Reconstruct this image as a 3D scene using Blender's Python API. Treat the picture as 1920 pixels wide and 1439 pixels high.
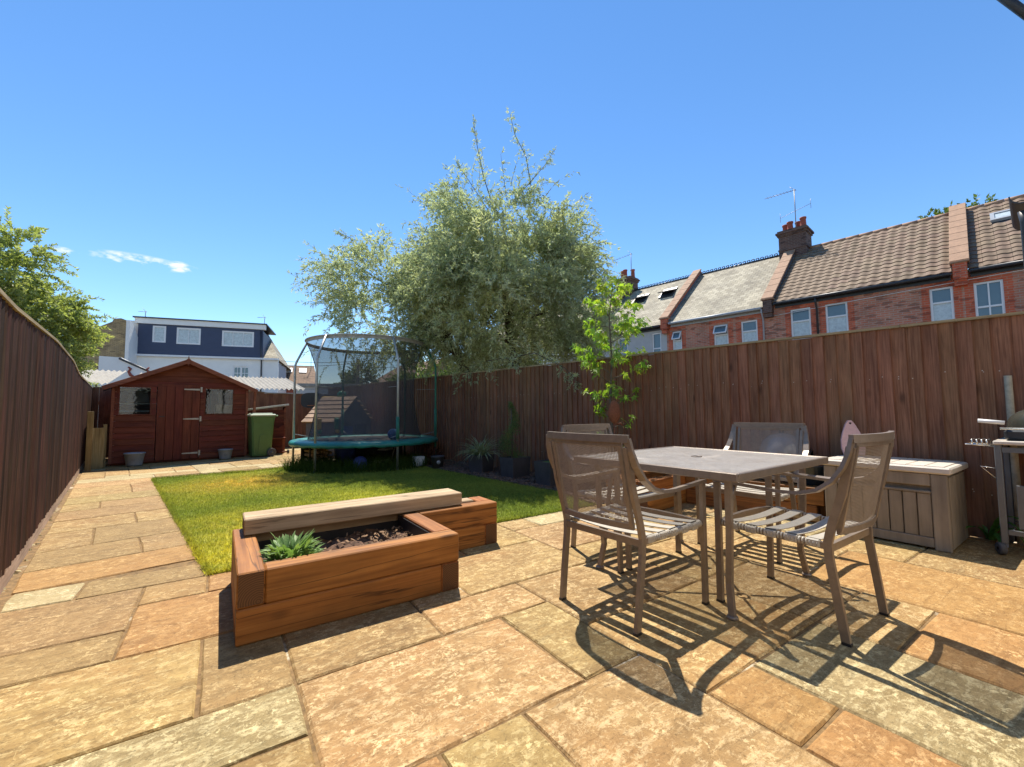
import bpy, bmesh, math, random
import numpy as np
from mathutils import Vector, Matrix, Euler
random.seed(7)
RNG = np.random.default_rng(11)
scene = bpy.context.scene
for _o in list(bpy.data.objects):
    bpy.data.objects.remove(_o)
rad = math.radians
PI = math.pi

# ------------------------------------------------------------------ camera
CAM_H = 1.04
def make_camera():
    pitch, roll, yaw = rad(3.65), rad(-0.47), rad(34.2)
    fw = Vector((math.sin(yaw), math.cos(yaw), 0)); rt = Vector((math.cos(yaw), -math.sin(yaw), 0)); up = Vector((0, 0, 1))
    fw2 = fw * math.cos(pitch) + up * math.sin(pitch); up2 = -fw * math.sin(pitch) + up * math.cos(pitch)
    r2 = rt * math.cos(roll) + up2 * math.sin(roll); u2 = -rt * math.sin(roll) + up2 * math.cos(roll)
    m = Matrix(((r2.x, u2.x, -fw2.x, 0), (r2.y, u2.y, -fw2.y, 0), (r2.z, u2.z, -fw2.z, CAM_H), (0, 0, 0, 1)))
    cam = bpy.data.cameras.new("camera"); cam.sensor_width = 36; cam.lens = 802 / 1920 * 36
    cam.clip_start = 0.05; cam.clip_end = 900
    o = bpy.data.objects.new("camera", cam); o.matrix_world = m
    scene.collection.objects.link(o); scene.camera = o
make_camera()

# ------------------------------------------------------------------ sun, sky, exposure
SUN_EL, SUN_AZ = rad(63), rad(22)          # azimuth from +y towards +x
SUN_DIR = Vector((math.cos(SUN_EL) * math.sin(SUN_AZ), math.cos(SUN_EL) * math.cos(SUN_AZ), math.sin(SUN_EL)))
sl = bpy.data.lights.new("sun", 'SUN'); sl.energy = 2.95; sl.angle = rad(0.5); sl.color = (1.0, 0.93, 0.82)
so = bpy.data.objects.new("sun", sl); so.rotation_euler = SUN_DIR.to_track_quat('Z', 'Y').to_euler(); so.location = (0, 0, 30)
scene.collection.objects.link(so)
SKY_STRENGTH = 0.08
world = bpy.data.worlds.new("World"); scene.world = world; world.use_nodes = True
def build_world():
    nt = world.node_tree; nt.nodes.clear(); N = nt.nodes; L = nt.links
    out = N.new("ShaderNodeOutputWorld"); bg = N.new("ShaderNodeBackground"); bg.inputs[1].default_value = SKY_STRENGTH
    sky = N.new("ShaderNodeTexSky"); sky.sky_type = 'NISHITA'; sky.sun_disc = False
    sky.sun_elevation = SUN_EL; sky.sun_rotation = SUN_AZ; sky.air_density = 0.9; sky.dust_density = 0.0; sky.ozone_density = 1.8
    tc = N.new("ShaderNodeTexCoord")
    # small fair weather clouds: soft ellipses broken by noise
    noise = N.new("ShaderNodeTexNoise"); noise.inputs["Scale"].default_value = 34; noise.inputs["Detail"].default_value = 6
    mp = N.new("ShaderNodeMapping"); mp.inputs["Scale"].default_value = (1, 1, 2.2)
    L.new(tc.outputs["Generated"], mp.inputs[0]); L.new(mp.outputs[0], noise.inputs["Vector"])
    sep = N.new("ShaderNodeSeparateXYZ"); L.new(tc.outputs["Generated"], sep.inputs[0])
    def math_(op, a, b=None):
        n = N.new("ShaderNodeMath"); n.operation = op
        for i, v in enumerate((a, b)):
            if v is None: continue
            if isinstance(v, (int, float)): n.inputs[i].default_value = v
            else: L.new(v, n.inputs[i])
        return n.outputs[0]
    az = math_('ARCTAN2', sep.outputs[0], sep.outputs[1]); el = math_('ARCSINE', sep.outputs[2])
    mask = None
    for (a0, e0, ra, re) in CLOUDS:
        da = math_('DIVIDE', math_('SUBTRACT', az, a0), ra); de = math_('DIVIDE', math_('SUBTRACT', el, e0), re)
        d2 = math_('ADD', math_('MULTIPLY', da, da), math_('MULTIPLY', de, de))
        m = math_('MAXIMUM', math_('SUBTRACT', 1.0, d2), 0.0)
        mask = m if mask is None else math_('MAXIMUM', mask, m)
    nz = math_('MULTIPLY', math_('SUBTRACT', noise.outputs[0], 0.46), 6.0)
    nz = math_('MINIMUM', math_('MAXIMUM', nz, 0.0), 1.0)
    fac = math_('MULTIPLY', math_('MINIMUM', math_('MULTIPLY', mask, 1.6), 1.0), nz)
    mix = N.new("ShaderNodeMixRGB"); L.new(fac, mix.inputs[0])
    hs = N.new("ShaderNodeHueSaturation"); hs.inputs["Saturation"].default_value = SKY_SAT; L.new(sky.outputs[0], hs.inputs["Color"])
    L.new(hs.outputs[0], mix.inputs[1])
    mix.inputs[2].default_value = (5.6, 5.6, 5.5, 1)
    L.new(mix.outputs[0], bg.inputs[0]); L.new(bg.outputs[0], out.inputs[0])
SKY_SAT = 1.2
CLOUDS = [(rad(-7.3), rad(15.2), rad(4.2), rad(0.75)), (rad(-4.0), rad(15.3), rad(1.6), rad(0.6)), (rad(-12.9), rad(15.0), rad(1.3), rad(0.3))]
build_world()
vs = scene.view_settings
vs.view_transform = 'Standard'; vs.look = 'None'; vs.gamma = 1.0; vs.use_curve_mapping = False
vs.exposure = 1.42
scene.cycles.max_bounces = 8; scene.cycles.transparent_max_bounces = 24
scene.cycles.use_adaptive_sampling = True

# ------------------------------------------------------------------ materials
def new_mat(name):
    m = bpy.data.materials.new(name); m.use_nodes = True
    nt = m.node_tree; bs = nt.nodes["Principled BSDF"]
    return m, nt, nt.nodes, nt.links, bs
def rgb(c): return (c[0], c[1], c[2], 1)
def obj_vec(nt, scale=(1, 1, 1), rand=True, coord="Object"):
    N, L = nt.nodes, nt.links
    tc = N.new("ShaderNodeTexCoord"); mp = N.new("ShaderNodeMapping"); mp.inputs["Scale"].default_value = scale
    if rand:
        oi = N.new("ShaderNodeObjectInfo"); mu = N.new("ShaderNodeMath"); mu.operation = 'MULTIPLY'; mu.inputs[1].default_value = 53.7
        L.new(oi.outputs["Random"], mu.inputs[0]); ad = N.new("ShaderNodeVectorMath"); ad.operation = 'ADD'
        L.new(tc.outputs[coord], ad.inputs[0]); L.new(mu.outputs[0], ad.inputs[1]); L.new(ad.outputs[0], mp.inputs[0])
    else:
        L.new(tc.outputs[coord], mp.inputs[0])
    return mp.outputs[0]
def noise_node(nt, vec, scale, detail=6, rough=0.6, dist=0.0):
    n = nt.nodes.new("ShaderNodeTexNoise"); n.inputs["Scale"].default_value = scale; n.inputs["Detail"].default_value = detail
    n.inputs["Roughness"].default_value = rough; n.inputs["Distortion"].default_value = dist
    nt.links.new(vec, n.inputs["Vector"]); return n.outputs[0]
def ramp(nt, fac, stops):
    r = nt.nodes.new("ShaderNodeValToRGB"); e = r.color_ramp.elements
    while len(e) < len(stops): e.new(0.5)
    for i, (p, c) in enumerate(stops):
        e[i].position = p; e[i].color = rgb(c) if len(c) == 3 else c
    nt.links.new(fac, r.inputs[0]); return r.outputs[0]
def mixc(nt, fac, a, b, mode='MIX'):
    n = nt.nodes.new("ShaderNodeMixRGB"); n.blend_type = mode
    for i, v in enumerate((fac, a, b)):
        if isinstance(v, (int, float)): n.inputs[i].default_value = v
        elif isinstance(v, tuple): n.inputs[i].default_value = rgb(v)
        else: nt.links.new(v, n.inputs[i])
    return n.outputs[0]
def rand_value(nt, col, amount=0.2, hue=0.0):
    """vary brightness from one object to the next"""
    N, L = nt.nodes, nt.links
    oi = N.new("ShaderNodeObjectInfo"); mr = N.new("ShaderNodeMapRange")
    mr.inputs[3].default_value = 1 - amount; mr.inputs[4].default_value = 1 + amount
    L.new(oi.outputs["Random"], mr.inputs[0]); h = N.new("ShaderNodeHueSaturation"); L.new(mr.outputs[0], h.inputs["Value"])
    if hue:
        mu = N.new("ShaderNodeMath"); mu.operation = 'MULTIPLY'; mu.inputs[1].default_value = 7.31; L.new(oi.outputs["Random"], mu.inputs[0])
        fr = N.new("ShaderNodeMath"); fr.operation = 'FRACT'; L.new(mu.outputs[0], fr.inputs[0])
        m2 = N.new("ShaderNodeMapRange"); m2.inputs[3].default_value = 0.5 - hue; m2.inputs[4].default_value = 0.5 + hue
        L.new(fr.outputs[0], m2.inputs[0]); L.new(m2.outputs[0], h.inputs["Hue"])
    L.new(col, h.inputs["Color"]); return h.outputs[0]
def bump(nt, bs, height, strength=0.3, dist=0.01, prev=None):
    b = nt.nodes.new("ShaderNodeBump"); b.inputs["Strength"].default_value = strength; b.inputs["Distance"].default_value = dist
    nt.links.new(height, b.inputs["Height"])
    if prev is not None: nt.links.new(prev, b.inputs["Normal"])
    nt.links.new(b.outputs[0], bs.inputs["Normal"]); return b.outputs[0]

def plain(name, col, rough=0.5, metal=0.0, var=0.18, scale=8, spec=None, bumpy=0.0, coat=0.0):
    m, nt, N, L, bs = new_mat(name)
    v = obj_vec(nt); n = noise_node(nt, v, scale, 8, 0.65)
    lo = tuple(c * (1 - var) for c in col); hi = tuple(min(1, c * (1 + var)) for c in col)
    L.new(ramp(nt, n, [(0.3, lo), (0.7, hi)]), bs.inputs["Base Color"])
    rr = N.new("ShaderNodeMapRange"); rr.inputs[3].default_value = max(0.02, rough - 0.08); rr.inputs[4].default_value = min(1, rough + 0.1)
    n2 = noise_node(nt, v, scale * 3, 4); L.new(n2, rr.inputs[0]); L.new(rr.outputs[0], bs.inputs["Roughness"])
    bs.inputs["Metallic"].default_value = metal
    if spec is not None: bs.inputs["Specular IOR Level"].default_value = spec
    if coat: bs.inputs["Coat Weight"].default_value = coat
    if bumpy: bump(nt, bs, noise_node(nt, v, scale * 6, 6), bumpy, 0.004)
    return m
def wood(name, dark, mid, light, axis='Z', rough=0.7, var=0.2, hue=0.0, knots=0.35, fine=70, bumpy=0.35, stain=None, spec=0.3, crack=0.0):
    """timber with the grain running along one object axis"""
    m, nt, N, L, bs = new_mat(name)
    k = 0.035
    sc = {'X': (k, 1, 1), 'Y': (1, k, 1), 'Z': (1, 1, k)}[axis]
    v = obj_vec(nt, sc)
    g = noise_node(nt, v, fine, 5, 0.6, 0.3)
    v2 = obj_vec(nt, {'X': (.35, 1, 1), 'Y': (1, .35, 1), 'Z': (1, 1, .35)}[axis])
    b = noise_node(nt, v2, 6, 5, 0.6)
    c = ramp(nt, g, [(0.28, dark), (0.5, mid), (0.74, light)])
    c2 = ramp(nt, b, [(0.3, (0.72, 0.7, 0.68)), (0.7, (1.2, 1.18, 1.15))])
    col = mixc(nt, 1.0, c, c2, 'MULTIPLY')
    if knots:
        vo = N.new("ShaderNodeTexVoronoi"); vo.inputs["Scale"].default_value = 4.2
        v3 = obj_vec(nt, {'X': (.55, 1.3, 1.3), 'Y': (1.3, .55, 1.3), 'Z': (1.3, 1.3, .55)}[axis]); L.new(v3, vo.inputs["Vector"])
        kn = ramp(nt, vo.outputs["Distance"], [(0.05, (1, 1, 1)), (0.16, (0, 0, 0))])
        mu = N.new("ShaderNodeMath"); mu.operation = 'MULTIPLY'; mu.inputs[1].default_value = knots; L.new(kn, mu.inputs[0])
        col = mixc(nt, mu.outputs[0], col, tuple(d * 0.45 for d in dark))
    if stain is not None:
        w = obj_vec(nt, (1, 1, 0.35), rand=False, coord="Object")
        geo = N.new("ShaderNodeNewGeometry"); mpw = N.new("ShaderNodeMapping"); mpw.inputs["Scale"].default_value = (1.1, 1.1, 0.5)
        L.new(geo.outputs["Position"], mpw.inputs[0])
        sn = noise_node(nt, mpw.outputs[0], 1.7, 6, 0.65)
        sf = ramp(nt, sn, [(0.50, (0, 0, 0)), (0.72, (1, 1, 1))])
        mu2 = N.new("ShaderNodeMath"); mu2.operation = 'MULTIPLY'; mu2.inputs[1].default_value = 0.55; L.new(sf, mu2.inputs[0])
        col = mixc(nt, mu2.outputs[0], col, stain)
    if crack:
        vc = obj_vec(nt, {'X': (.05, 1, 1), 'Y': (1, .05, 1), 'Z': (1, 1, .05)}[axis]); cn = noise_node(nt, vc, 9, 4, 0.55, 0.4)
        col = mixc(nt, ramp(nt, cn, [(0.475, (0, 0, 0)), (0.49, (crack,) * 3), (0.505, (0, 0, 0))]), col, tuple(d * 0.2 for d in dark))
    col = rand_value(nt, col, var, hue)
    L.new(col, bs.inputs["Base Color"]); bs.inputs["Roughness"].default_value = rough
    bs.inputs["Specular IOR Level"].default_value = spec
    bump(nt, bs, g, bumpy, 0.004)
    return m

def slab_mat(name, dark, mid, light, speck, speck_amt=0.5, warm=(0.36, 0.19, 0.07)):
    """riven sandstone: cloudy beds, pale flecks and mineral streaks"""
    m, nt, N, L, bs = new_mat(name)
    v = obj_vec(nt, (1, 1.9, 1)); v1 = obj_vec(nt, (1, 1, 1))
    n1 = noise_node(nt, v, 2.6, 9, 0.62, 0.9)
    base = ramp(nt, n1, [(0.3, dark), (0.5, mid), (0.68, light)])
    base = mixc(nt, 0.3, base, (0.31, 0.195, 0.085))
    n3 = noise_node(nt, v1, 1.7, 4, 0.5, 0.3)
    base = mixc(nt, ramp(nt, n3, [(0.5, (0, 0, 0)), (0.75, (0.6, 0.6, 0.6))]), base, warm)
    n2 = noise_node(nt, v, 15, 11, 0.78, 0.35)
    f2 = ramp(nt, n2, [(0.51, (0, 0, 0)), (0.585, (speck_amt * .8,) * 3)])
    col = mixc(nt, f2, base, speck)
    v4 = obj_vec(nt, (0.5, 3.2, 1)); n4 = noise_node(nt, v4, 5, 9, 0.72, 1.0)
    col = mixc(nt, ramp(nt, n4, [(0.57, (0, 0, 0)), (0.63, (0.42, 0.42, 0.42)), (0.69, (0, 0, 0))]), col, tuple(c * 0.5 for c in dark))
    n5 = noise_node(nt, v1, 55, 5, 0.7)
    col = mixc(nt, ramp(nt, n5, [(0.62, (0, 0, 0)), (0.72, (0.6, 0.6, 0.6))]), col, tuple(c * 0.45 for c in dark))
    n6 = noise_node(nt, v1, 9, 6, 0.6)
    gate = ramp(nt, n6, [(0.45, (0, 0, 0)), (0.62, (0.75, 0.75, 0.75))])
    n7 = noise_node(nt, v1, 38, 6, 0.75)
    fl = mixc(nt, 1.0, ramp(nt, n7, [(0.535, (0, 0, 0)), (0.565, (1, 1, 1))]), gate, 'MULTIPLY')
    col = mixc(nt, fl, col, tuple(min(1, c * 1.22) for c in speck))
    n9 = noise_node(nt, v1, 7, 5, 0.55, 1.8); n10 = noise_node(nt, v1, 3.5, 3, 0.5)
    sc_ = mixc(nt, 1.0, ramp(nt, n9, [(0.488, (0, 0, 0)), (0.497, (0.75, 0.75, 0.75)), (0.506, (0, 0, 0))]), ramp(nt, n10, [(0.48, (0, 0, 0)), (0.6, (1, 1, 1))]), 'MULTIPLY')
    col = mixc(nt, sc_, col, tuple(min(1, c * 1.2) for c in speck))
    n11 = noise_node(nt, v1, 90, 4, 0.7)
    col = mixc(nt, ramp(nt, n11, [(0.36, (0.55, 0.55, 0.55)), (0.42, (0, 0, 0))]), col, tuple(c * 0.55 for c in dark))
    n8 = noise_node(nt, v1, 26, 8, 0.8, 0.8)
    col = mixc(nt, 1.0, col, ramp(nt, n8, [(0.34, (0.72, 0.69, 0.63)), (0.5, (1, 1, 1)), (0.64, (1.16, 1.15, 1.12))]), 'MULTIPLY')
    col = mixc(nt, 1.0, col, (0.96, 0.915, 0.83), 'MULTIPLY')
    col = rand_value(nt, col, 0.1, 0.004)
    L.new(col, bs.inputs["Base Color"]); bs.inputs["Roughness"].default_value = 0.78
    bs.inputs["Specular IOR Level"].default_value = 0.35
    h = mixc(nt, 0.5, mixc(nt, 0.35, n1, n2), n4)
    p = bump(nt, bs, h, 0.75, 0.02)
    bump(nt, bs, n7, 0.25, 0.003, p)
    return m

def leaf_mat(name, a, b, c, trans=0.45, rough=0.5, rand=False, scale=1.3, tint=(1.15, 1.2, 0.6)):
    """leaf tissue: diffuse plus light passing through; tone wanders from clump to clump"""
    m, nt, N, L, bs = new_mat(name)
    N.remove(bs); out = N["Material Output"]
    v = obj_vec(nt, rand=rand); n = noise_node(nt, v, scale, 5, 0.6); n2 = noise_node(nt, v, scale * 11, 3, 0.6)
    col = ramp(nt, n, [(0.32, a), (0.5, b), (0.68, c)])
    col = mixc(nt, 1.0, col, ramp(nt, n2, [(0.3, (0.65, 0.65, 0.65)), (0.7, (1.3, 1.3, 1.3))]), 'MULTIPLY')
    if rand: col = rand_value(nt, col, 0.25, 0.02)
    d = N.new("ShaderNodeBsdfDiffuse"); t = N.new("ShaderNodeBsdfTranslucent"); g = N.new("ShaderNodeBsdfGlossy")
    g.inputs["Roughness"].default_value = rough; g.inputs["Color"].default_value = (0.9, 0.9, 0.9, 1)
    L.new(col, d.inputs[0]); tcol = mixc(nt, 1.0, col, tint, 'MULTIPLY'); L.new(tcol, t.inputs[0])
    mx = N.new("ShaderNodeMixShader"); mx.inputs[0].default_value = trans; L.new(d.outputs[0], mx.inputs[1]); L.new(t.outputs[0], mx.inputs[2])
    mx2 = N.new("ShaderNodeMixShader"); mx2.inputs[0].default_value = 0.025; L.new(mx.outputs[0], mx2.inputs[1]); L.new(g.outputs[0], mx2.inputs[2])
    L.new(mx2.outputs[0], out.inputs[0]); return m

def brick_mat(name, c1, c2, mortar, scale=1.0, bias=0.0, bands=None):
    """brickwork on far walls, laid in the wall's own x-z plane (0.225 x 0.075 m)"""
    m, nt, N, L, bs = new_mat(name)
    tc = N.new("ShaderNodeTexCoord"); sep = N.new("ShaderNodeSeparateXYZ"); L.new(tc.outputs["Object"], sep.inputs[0])
    ad = N.new("ShaderNodeMath"); ad.operation = 'ADD'; L.new(sep.outputs[0], ad.inputs[0]); L.new(sep.outputs[1], ad.inputs[1])
    cm = N.new("ShaderNodeCombineXYZ"); L.new(ad.outputs[0], cm.inputs[0]); L.new(sep.outputs[2], cm.inputs[1])
    bk = N.new("ShaderNodeTexBrick"); L.new(cm.outputs[0], bk.inputs["Vector"])
    bk.inputs["Color1"].default_value = rgb(c1); bk.inputs["Color2"].default_value = rgb(c2); bk.inputs["Mortar"].default_value = rgb(mortar)
    bk.inputs["Scale"].default_value = 1.0; bk.inputs["Brick Width"].default_value = 0.225; bk.inputs["Row Height"].default_value = 0.075
    bk.inputs["Mortar Size"].default_value = 0.009; bk.inputs["Bias"].default_value = bias
    n = noise_node(nt, cm.outputs[0], 1.6, 6, 0.7)
    col = mixc(nt, 1.0, bk.outputs[0], ramp(nt, n, [(0.3, (0.72, 0.7, 0.7)), (0.7, (1.22, 1.2, 1.2))]), 'MULTIPLY')
    vo = N.new("ShaderNodeTexVoronoi"); vo.inputs["Scale"].default_value = 1.0
    mp = N.new("ShaderNodeMapping"); mp.inputs["Scale"].default_value = (4.4, 13.3, 1); L.new(cm.outputs[0], mp.inputs[0]); L.new(mp.outputs[0], vo.inputs["Vector"])
    sp = N.new("ShaderNodeSeparateXYZ"); L.new(vo.outputs["Color"], sp.inputs[0])
    col = mixc(nt, ramp(nt, sp.outputs[0], [(0.84, (0, 0, 0)), (0.88, (0.65, 0.65, 0.65))]), col, (c1[0] * 0.35, c1[1] * 0.35, c1[2] * 0.4))
    if bands is not None:
        for (z0, z1, cc) in bands:
            g1 = N.new("ShaderNodeMath"); g1.operation = 'GREATER_THAN'; g1.inputs[1].default_value = z0; L.new(sep.outputs[2], g1.inputs[0])
            g2 = N.new("ShaderNodeMath"); g2.operation = 'LESS_THAN'; g2.inputs[1].default_value = z1; L.new(sep.outputs[2], g2.inputs[0])
            mm = N.new("ShaderNodeMath"); mm.operation = 'MULTIPLY'; L.new(g1.outputs[0], mm.inputs[0]); L.new(g2.outputs[0], mm.inputs[1])
            m3 = N.new("ShaderNodeMath"); m3.operation = 'MULTIPLY'; m3.inputs[1].default_value = 0.6; L.new(mm.outputs[0], m3.inputs[0])
            col = mixc(nt, m3.outputs[0], col, cc)
    L.new(col, bs.inputs["Base Color"]); bs.inputs["Roughness"].default_value = 0.85
    bump(nt, bs, bk.outputs["Fac"], -0.5, 0.01)
    return m

def glass_mat(name, tint=(0.55, 0.62, 0.66), rough=0.03):
    m, nt, N, L, bs = new_mat(name)
    v = obj_vec(nt, (1, 1, 1)); n = noise_node(nt, v, 2.2, 3, 0.5)
    L.new(ramp(nt, n, [(0.3, tuple(c * 0.8 for c in tint)), (0.7, tint)]), bs.inputs["Base Color"])
    bs.inputs["Roughness"].default_value = rough; bs.inputs["Specular IOR Level"].default_value = 1.0
    bump(nt, bs, n, 0.05, 0.02)
    return m
def clear_glass(name, tint=(0.8, 0.85, 0.85)):
    m, nt, N, L, bs = new_mat(name); N.remove(bs); out = N["Material Output"]
    t = N.new("ShaderNodeBsdfTransparent"); t.inputs[0].default_value = rgb(tint)
    g = N.new("ShaderNodeBsdfGlossy"); g.inputs["Roughness"].default_value = 0.02
    v = obj_vec(nt); n = noise_node(nt, v, 3, 3); b = N.new("ShaderNodeBump"); b.inputs["Strength"].default_value = 0.08; b.inputs["Distance"].default_value = 0.02
    L.new(n, b.inputs["Height"]); L.new(b.outputs[0], g.inputs["Normal"])
    fr = N.new("ShaderNodeFresnel"); fr.inputs[0].default_value = 1.5; L.new(b.outputs[0], fr.inputs["Normal"])
    ad = N.new("ShaderNodeMath"); ad.operation = 'ADD'; ad.inputs[1].default_value = 0.01; L.new(fr.outputs[0], ad.inputs[0])
    mx = N.new("ShaderNodeMixShader"); L.new(ad.outputs[0], mx.inputs[0]); L.new(t.outputs[0], mx.inputs[1]); L.new(g.outputs[0], mx.inputs[2])
    L.new(mx.outputs[0], out.inputs[0]); return m
def net_mat(name, col, cover, pitch=0.0):
    """fine net or perforated sheet: part thread, part hole"""
    m, nt, N, L, bs = new_mat(name); out = N["Material Output"]
    v = obj_vec(nt, rand=False); n = noise_node(nt, v, 3, 4)
    L.new(ramp(nt, n, [(0.3, tuple(c * 0.8 for c in col)), (0.7, tuple(c * 1.2 for c in col))]), bs.inputs["Base Color"])
    bs.inputs["Roughness"].default_value = 0.6
    t = N.new("ShaderNodeBsdfTransparent"); mx = N.new("ShaderNodeMixShader"); mx.inputs[0].default_value = cover
    L.new(t.outputs[0], mx.inputs[1]); L.new(bs.outputs[0], mx.inputs[2]); L.new(mx.outputs[0], out.inputs[0]); return m

MAT = {}
MAT['slab_gold'] = slab_mat('sandstone gold', (0.19, 0.12, 0.042), (0.30, 0.20, 0.075), (0.40, 0.285, 0.115), (0.56, 0.44, 0.23), 0.75)
MAT['slab_peach'] = slab_mat('sandstone peach', (0.21, 0.128, 0.048), (0.325, 0.208, 0.085), (0.42, 0.285, 0.13), (0.60, 0.46, 0.26), 0.8)
MAT['slab_orange'] = slab_mat('sandstone orange', (0.25, 0.125, 0.036), (0.345, 0.185, 0.058), (0.42, 0.24, 0.085), (0.52, 0.35, 0.165), 0.5)
MAT['slab_brown'] = slab_mat('sandstone brown', (0.18, 0.115, 0.046), (0.265, 0.175, 0.074), (0.335, 0.23, 0.10), (0.46, 0.34, 0.175), 0.5, (0.33, 0.19, 0.07))
MAT['slab_olive'] = slab_mat('sandstone olive', (0.18, 0.125, 0.045), (0.275, 0.202, 0.074), (0.36, 0.272, 0.105), (0.52, 0.43, 0.22), 0.65, (0.28, 0.2, 0.075))
MAT['slab_grey'] = slab_mat('sandstone grey green', (0.175, 0.14, 0.06), (0.285, 0.235, 0.118), (0.40, 0.335, 0.18), (0.60, 0.52, 0.31), 0.8, (0.27, 0.22, 0.10))
MAT['slab_pale'] = slab_mat('sandstone pale', (0.34, 0.30, 0.16), (0.42, 0.37, 0.21), (0.50, 0.44, 0.26), (0.60, 0.54, 0.36), 0.4, (0.42, 0.36, 0.2))
MAT['mortar'] = plain('sandy jointing mortar', (0.19, 0.115, 0.045), 0.95, var=0.5, scale=30, bumpy=0.5)
def bloom(m):
    nt = m.node_tree; bs = nt.nodes["Principled BSDF"]; src = bs.inputs["Base Color"].links[0].from_socket; v = obj_vec(nt, rand=False)
    n = noise_node(nt, v, 1.3, 5, 0.6); f = mixc(nt, 1.0, ramp(nt, n, [(0.57, (0, 0, 0)), (0.63, (0.85, 0.85, 0.85))]), ramp(nt, noise_node(nt, v, 40, 4), [(0.4, (0.2, 0.2, 0.2)), (0.6, (1, 1, 1))]), 'MULTIPLY')
    nt.links.new(mixc(nt, f, src, (0.66, 0.58, 0.42)), bs.inputs["Base Color"])
bloom(MAT['mortar'])
MAT['soil'] = plain('dark soil', (0.115, 0.06, 0.034), 0.95, var=0.6, scale=20, bumpy=0.9)
MAT['earth'] = plain('bare earth', (0.12, 0.085, 0.05), 0.95, var=0.5, scale=6, bumpy=0.6)
MAT['bark'] = plain('bark mulch', (0.055, 0.032, 0.024), 0.9, var=0.6, scale=40, bumpy=0.7)
MAT['bark_chip'] = plain('bark chip', (0.14, 0.085, 0.062), 0.9, var=0.6, scale=30)
MAT['fence'] = wood('dark stained fence board', (0.13, 0.058, 0.032), (0.245, 0.115, 0.063), (0.34, 0.175, 0.10), 'Z', 0.75, 0.12, 0.008, 0.75, 90, 0.4, stain=(0.20, 0.135, 0.07))
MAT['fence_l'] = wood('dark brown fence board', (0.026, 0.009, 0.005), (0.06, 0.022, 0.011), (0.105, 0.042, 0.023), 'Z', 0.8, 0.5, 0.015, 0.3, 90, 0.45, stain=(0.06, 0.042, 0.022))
MAT['capping'] = wood('weathered capping rail', (0.22, 0.16, 0.09), (0.33, 0.26, 0.15), (0.42, 0.34, 0.21), 'X', 0.8, 0.12, 0, 0.2, 60, 0.3)
MAT['gravel_board'] = wood('sunlit tan gravel board', (0.30, 0.21, 0.15), (0.42, 0.30, 0.22), (0.52, 0.39, 0.29), 'X', 0.85, 0.1, 0, 0.2, 60, 0.3)  # light timber, brightened further in colour for the sun on the board
MAT['sleeper'] = wood('orange brown sleeper', (0.19, 0.062, 0.012), (0.32, 0.118, 0.026), (0.44, 0.182, 0.048), 'X', 0.6, 0.14, 0.006, 0.75, 36, 0.35, stain=(0.17, 0.075, 0.02), spec=0.35, crack=0.8)
MAT['sleeper_top'] = wood('weathered sleeper', (0.32, 0.22, 0.125), (0.47, 0.345, 0.21), (0.60, 0.46, 0.30), 'X', 0.75, 0.08, 0, 0.4, 40, 0.4, crack=0.6)
MAT['shed'] = wood('red brown shed board', (0.105, 0.026, 0.013), (0.165, 0.04, 0.02), (0.22, 0.06, 0.03), 'X', 0.7, 0.12, 0.008, 0.4, 50, 0.3)
MAT['shed_v'] = wood('red brown door board', (0.105, 0.026, 0.013), (0.165, 0.042, 0.02), (0.22, 0.062, 0.03), 'Z', 0.7, 0.1, 0.008, 0.35, 50, 0.3)
MAT['shed_trim'] = wood('lighter shed trim', (0.16, 0.048, 0.026), (0.24, 0.078, 0.042), (0.32, 0.115, 0.064), 'X', 0.7, 0.08, 0, 0.3, 50, 0.3)
MAT['raw_timber'] = wood('untreated timber', (0.21, 0.14, 0.055), (0.31, 0.22, 0.095), (0.39, 0.29, 0.14), 'Z', 0.8, 0.1, 0, 0.3, 50, 0.3)
MAT['pale_lid'] = plain('sunlit felt lid', (0.52, 0.49, 0.42), 0.9, 0, 0.15, 10)  # felt painted pale so the lid looks lit by the sun
MAT['felt'] = plain('roofing felt', (0.16, 0.15, 0.13), 0.95, var=0.3, scale=30, bumpy=0.4)
MAT['hinge'] = plain('zinc plated hinge', (0.50, 0.46, 0.38), 0.5, 0.4, 0.2, 30)
MAT['bucket'] = plain('grey enamel bucket', (0.36, 0.38, 0.4), 0.4, 0.1, 0.12, 12)
MAT['bin'] = plain('green bin plastic', (0.10, 0.19, 0.055), 0.45, 0, 0.12, 5)
MAT['bin_lid'] = plain('sunlit green bin lid', (0.50, 0.56, 0.40), 0.4, 0, 0.12, 5)  # lid painted far paler than the body to carry sunlight on top
MAT['black_plastic'] = plain('black plastic', (0.018, 0.018, 0.02), 0.45, 0, 0.3, 10)
MAT['rubber'] = plain('grey rubber', (0.09, 0.085, 0.08), 0.8, 0, 0.3, 14)
MAT['steel'] = plain('galvanised steel tube', (0.42, 0.43, 0.42), 0.45, 0.5, 0.25, 18)
MAT['green_sleeve'] = plain('green foam sleeve', (0.04, 0.19, 0.13), 0.7, 0, 0.25, 8)
MAT['pad'] = plain('teal vinyl pad', (0.026, 0.22, 0.19), 0.38, 0, 0.25, 5, bumpy=0.15)
MAT['mat_black'] = plain('black woven mat', (0.05, 0.045, 0.04), 0.8, 0, 0.4, 12)
MAT['net'] = net_mat('black safety net', (0.07, 0.068, 0.075), 0.56)
MAT['net_trim'] = plain('grey webbing', (0.34, 0.34, 0.33), 0.7, 0, 0.3, 14)
MAT['blue'] = plain('blue plastic', (0.015, 0.14, 0.36), 0.35, 0, 0.2, 6)
MAT['dark_blue'] = plain('dark blue plastic', (0.06, 0.10, 0.40), 0.4, 0, 0.3, 6)
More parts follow.
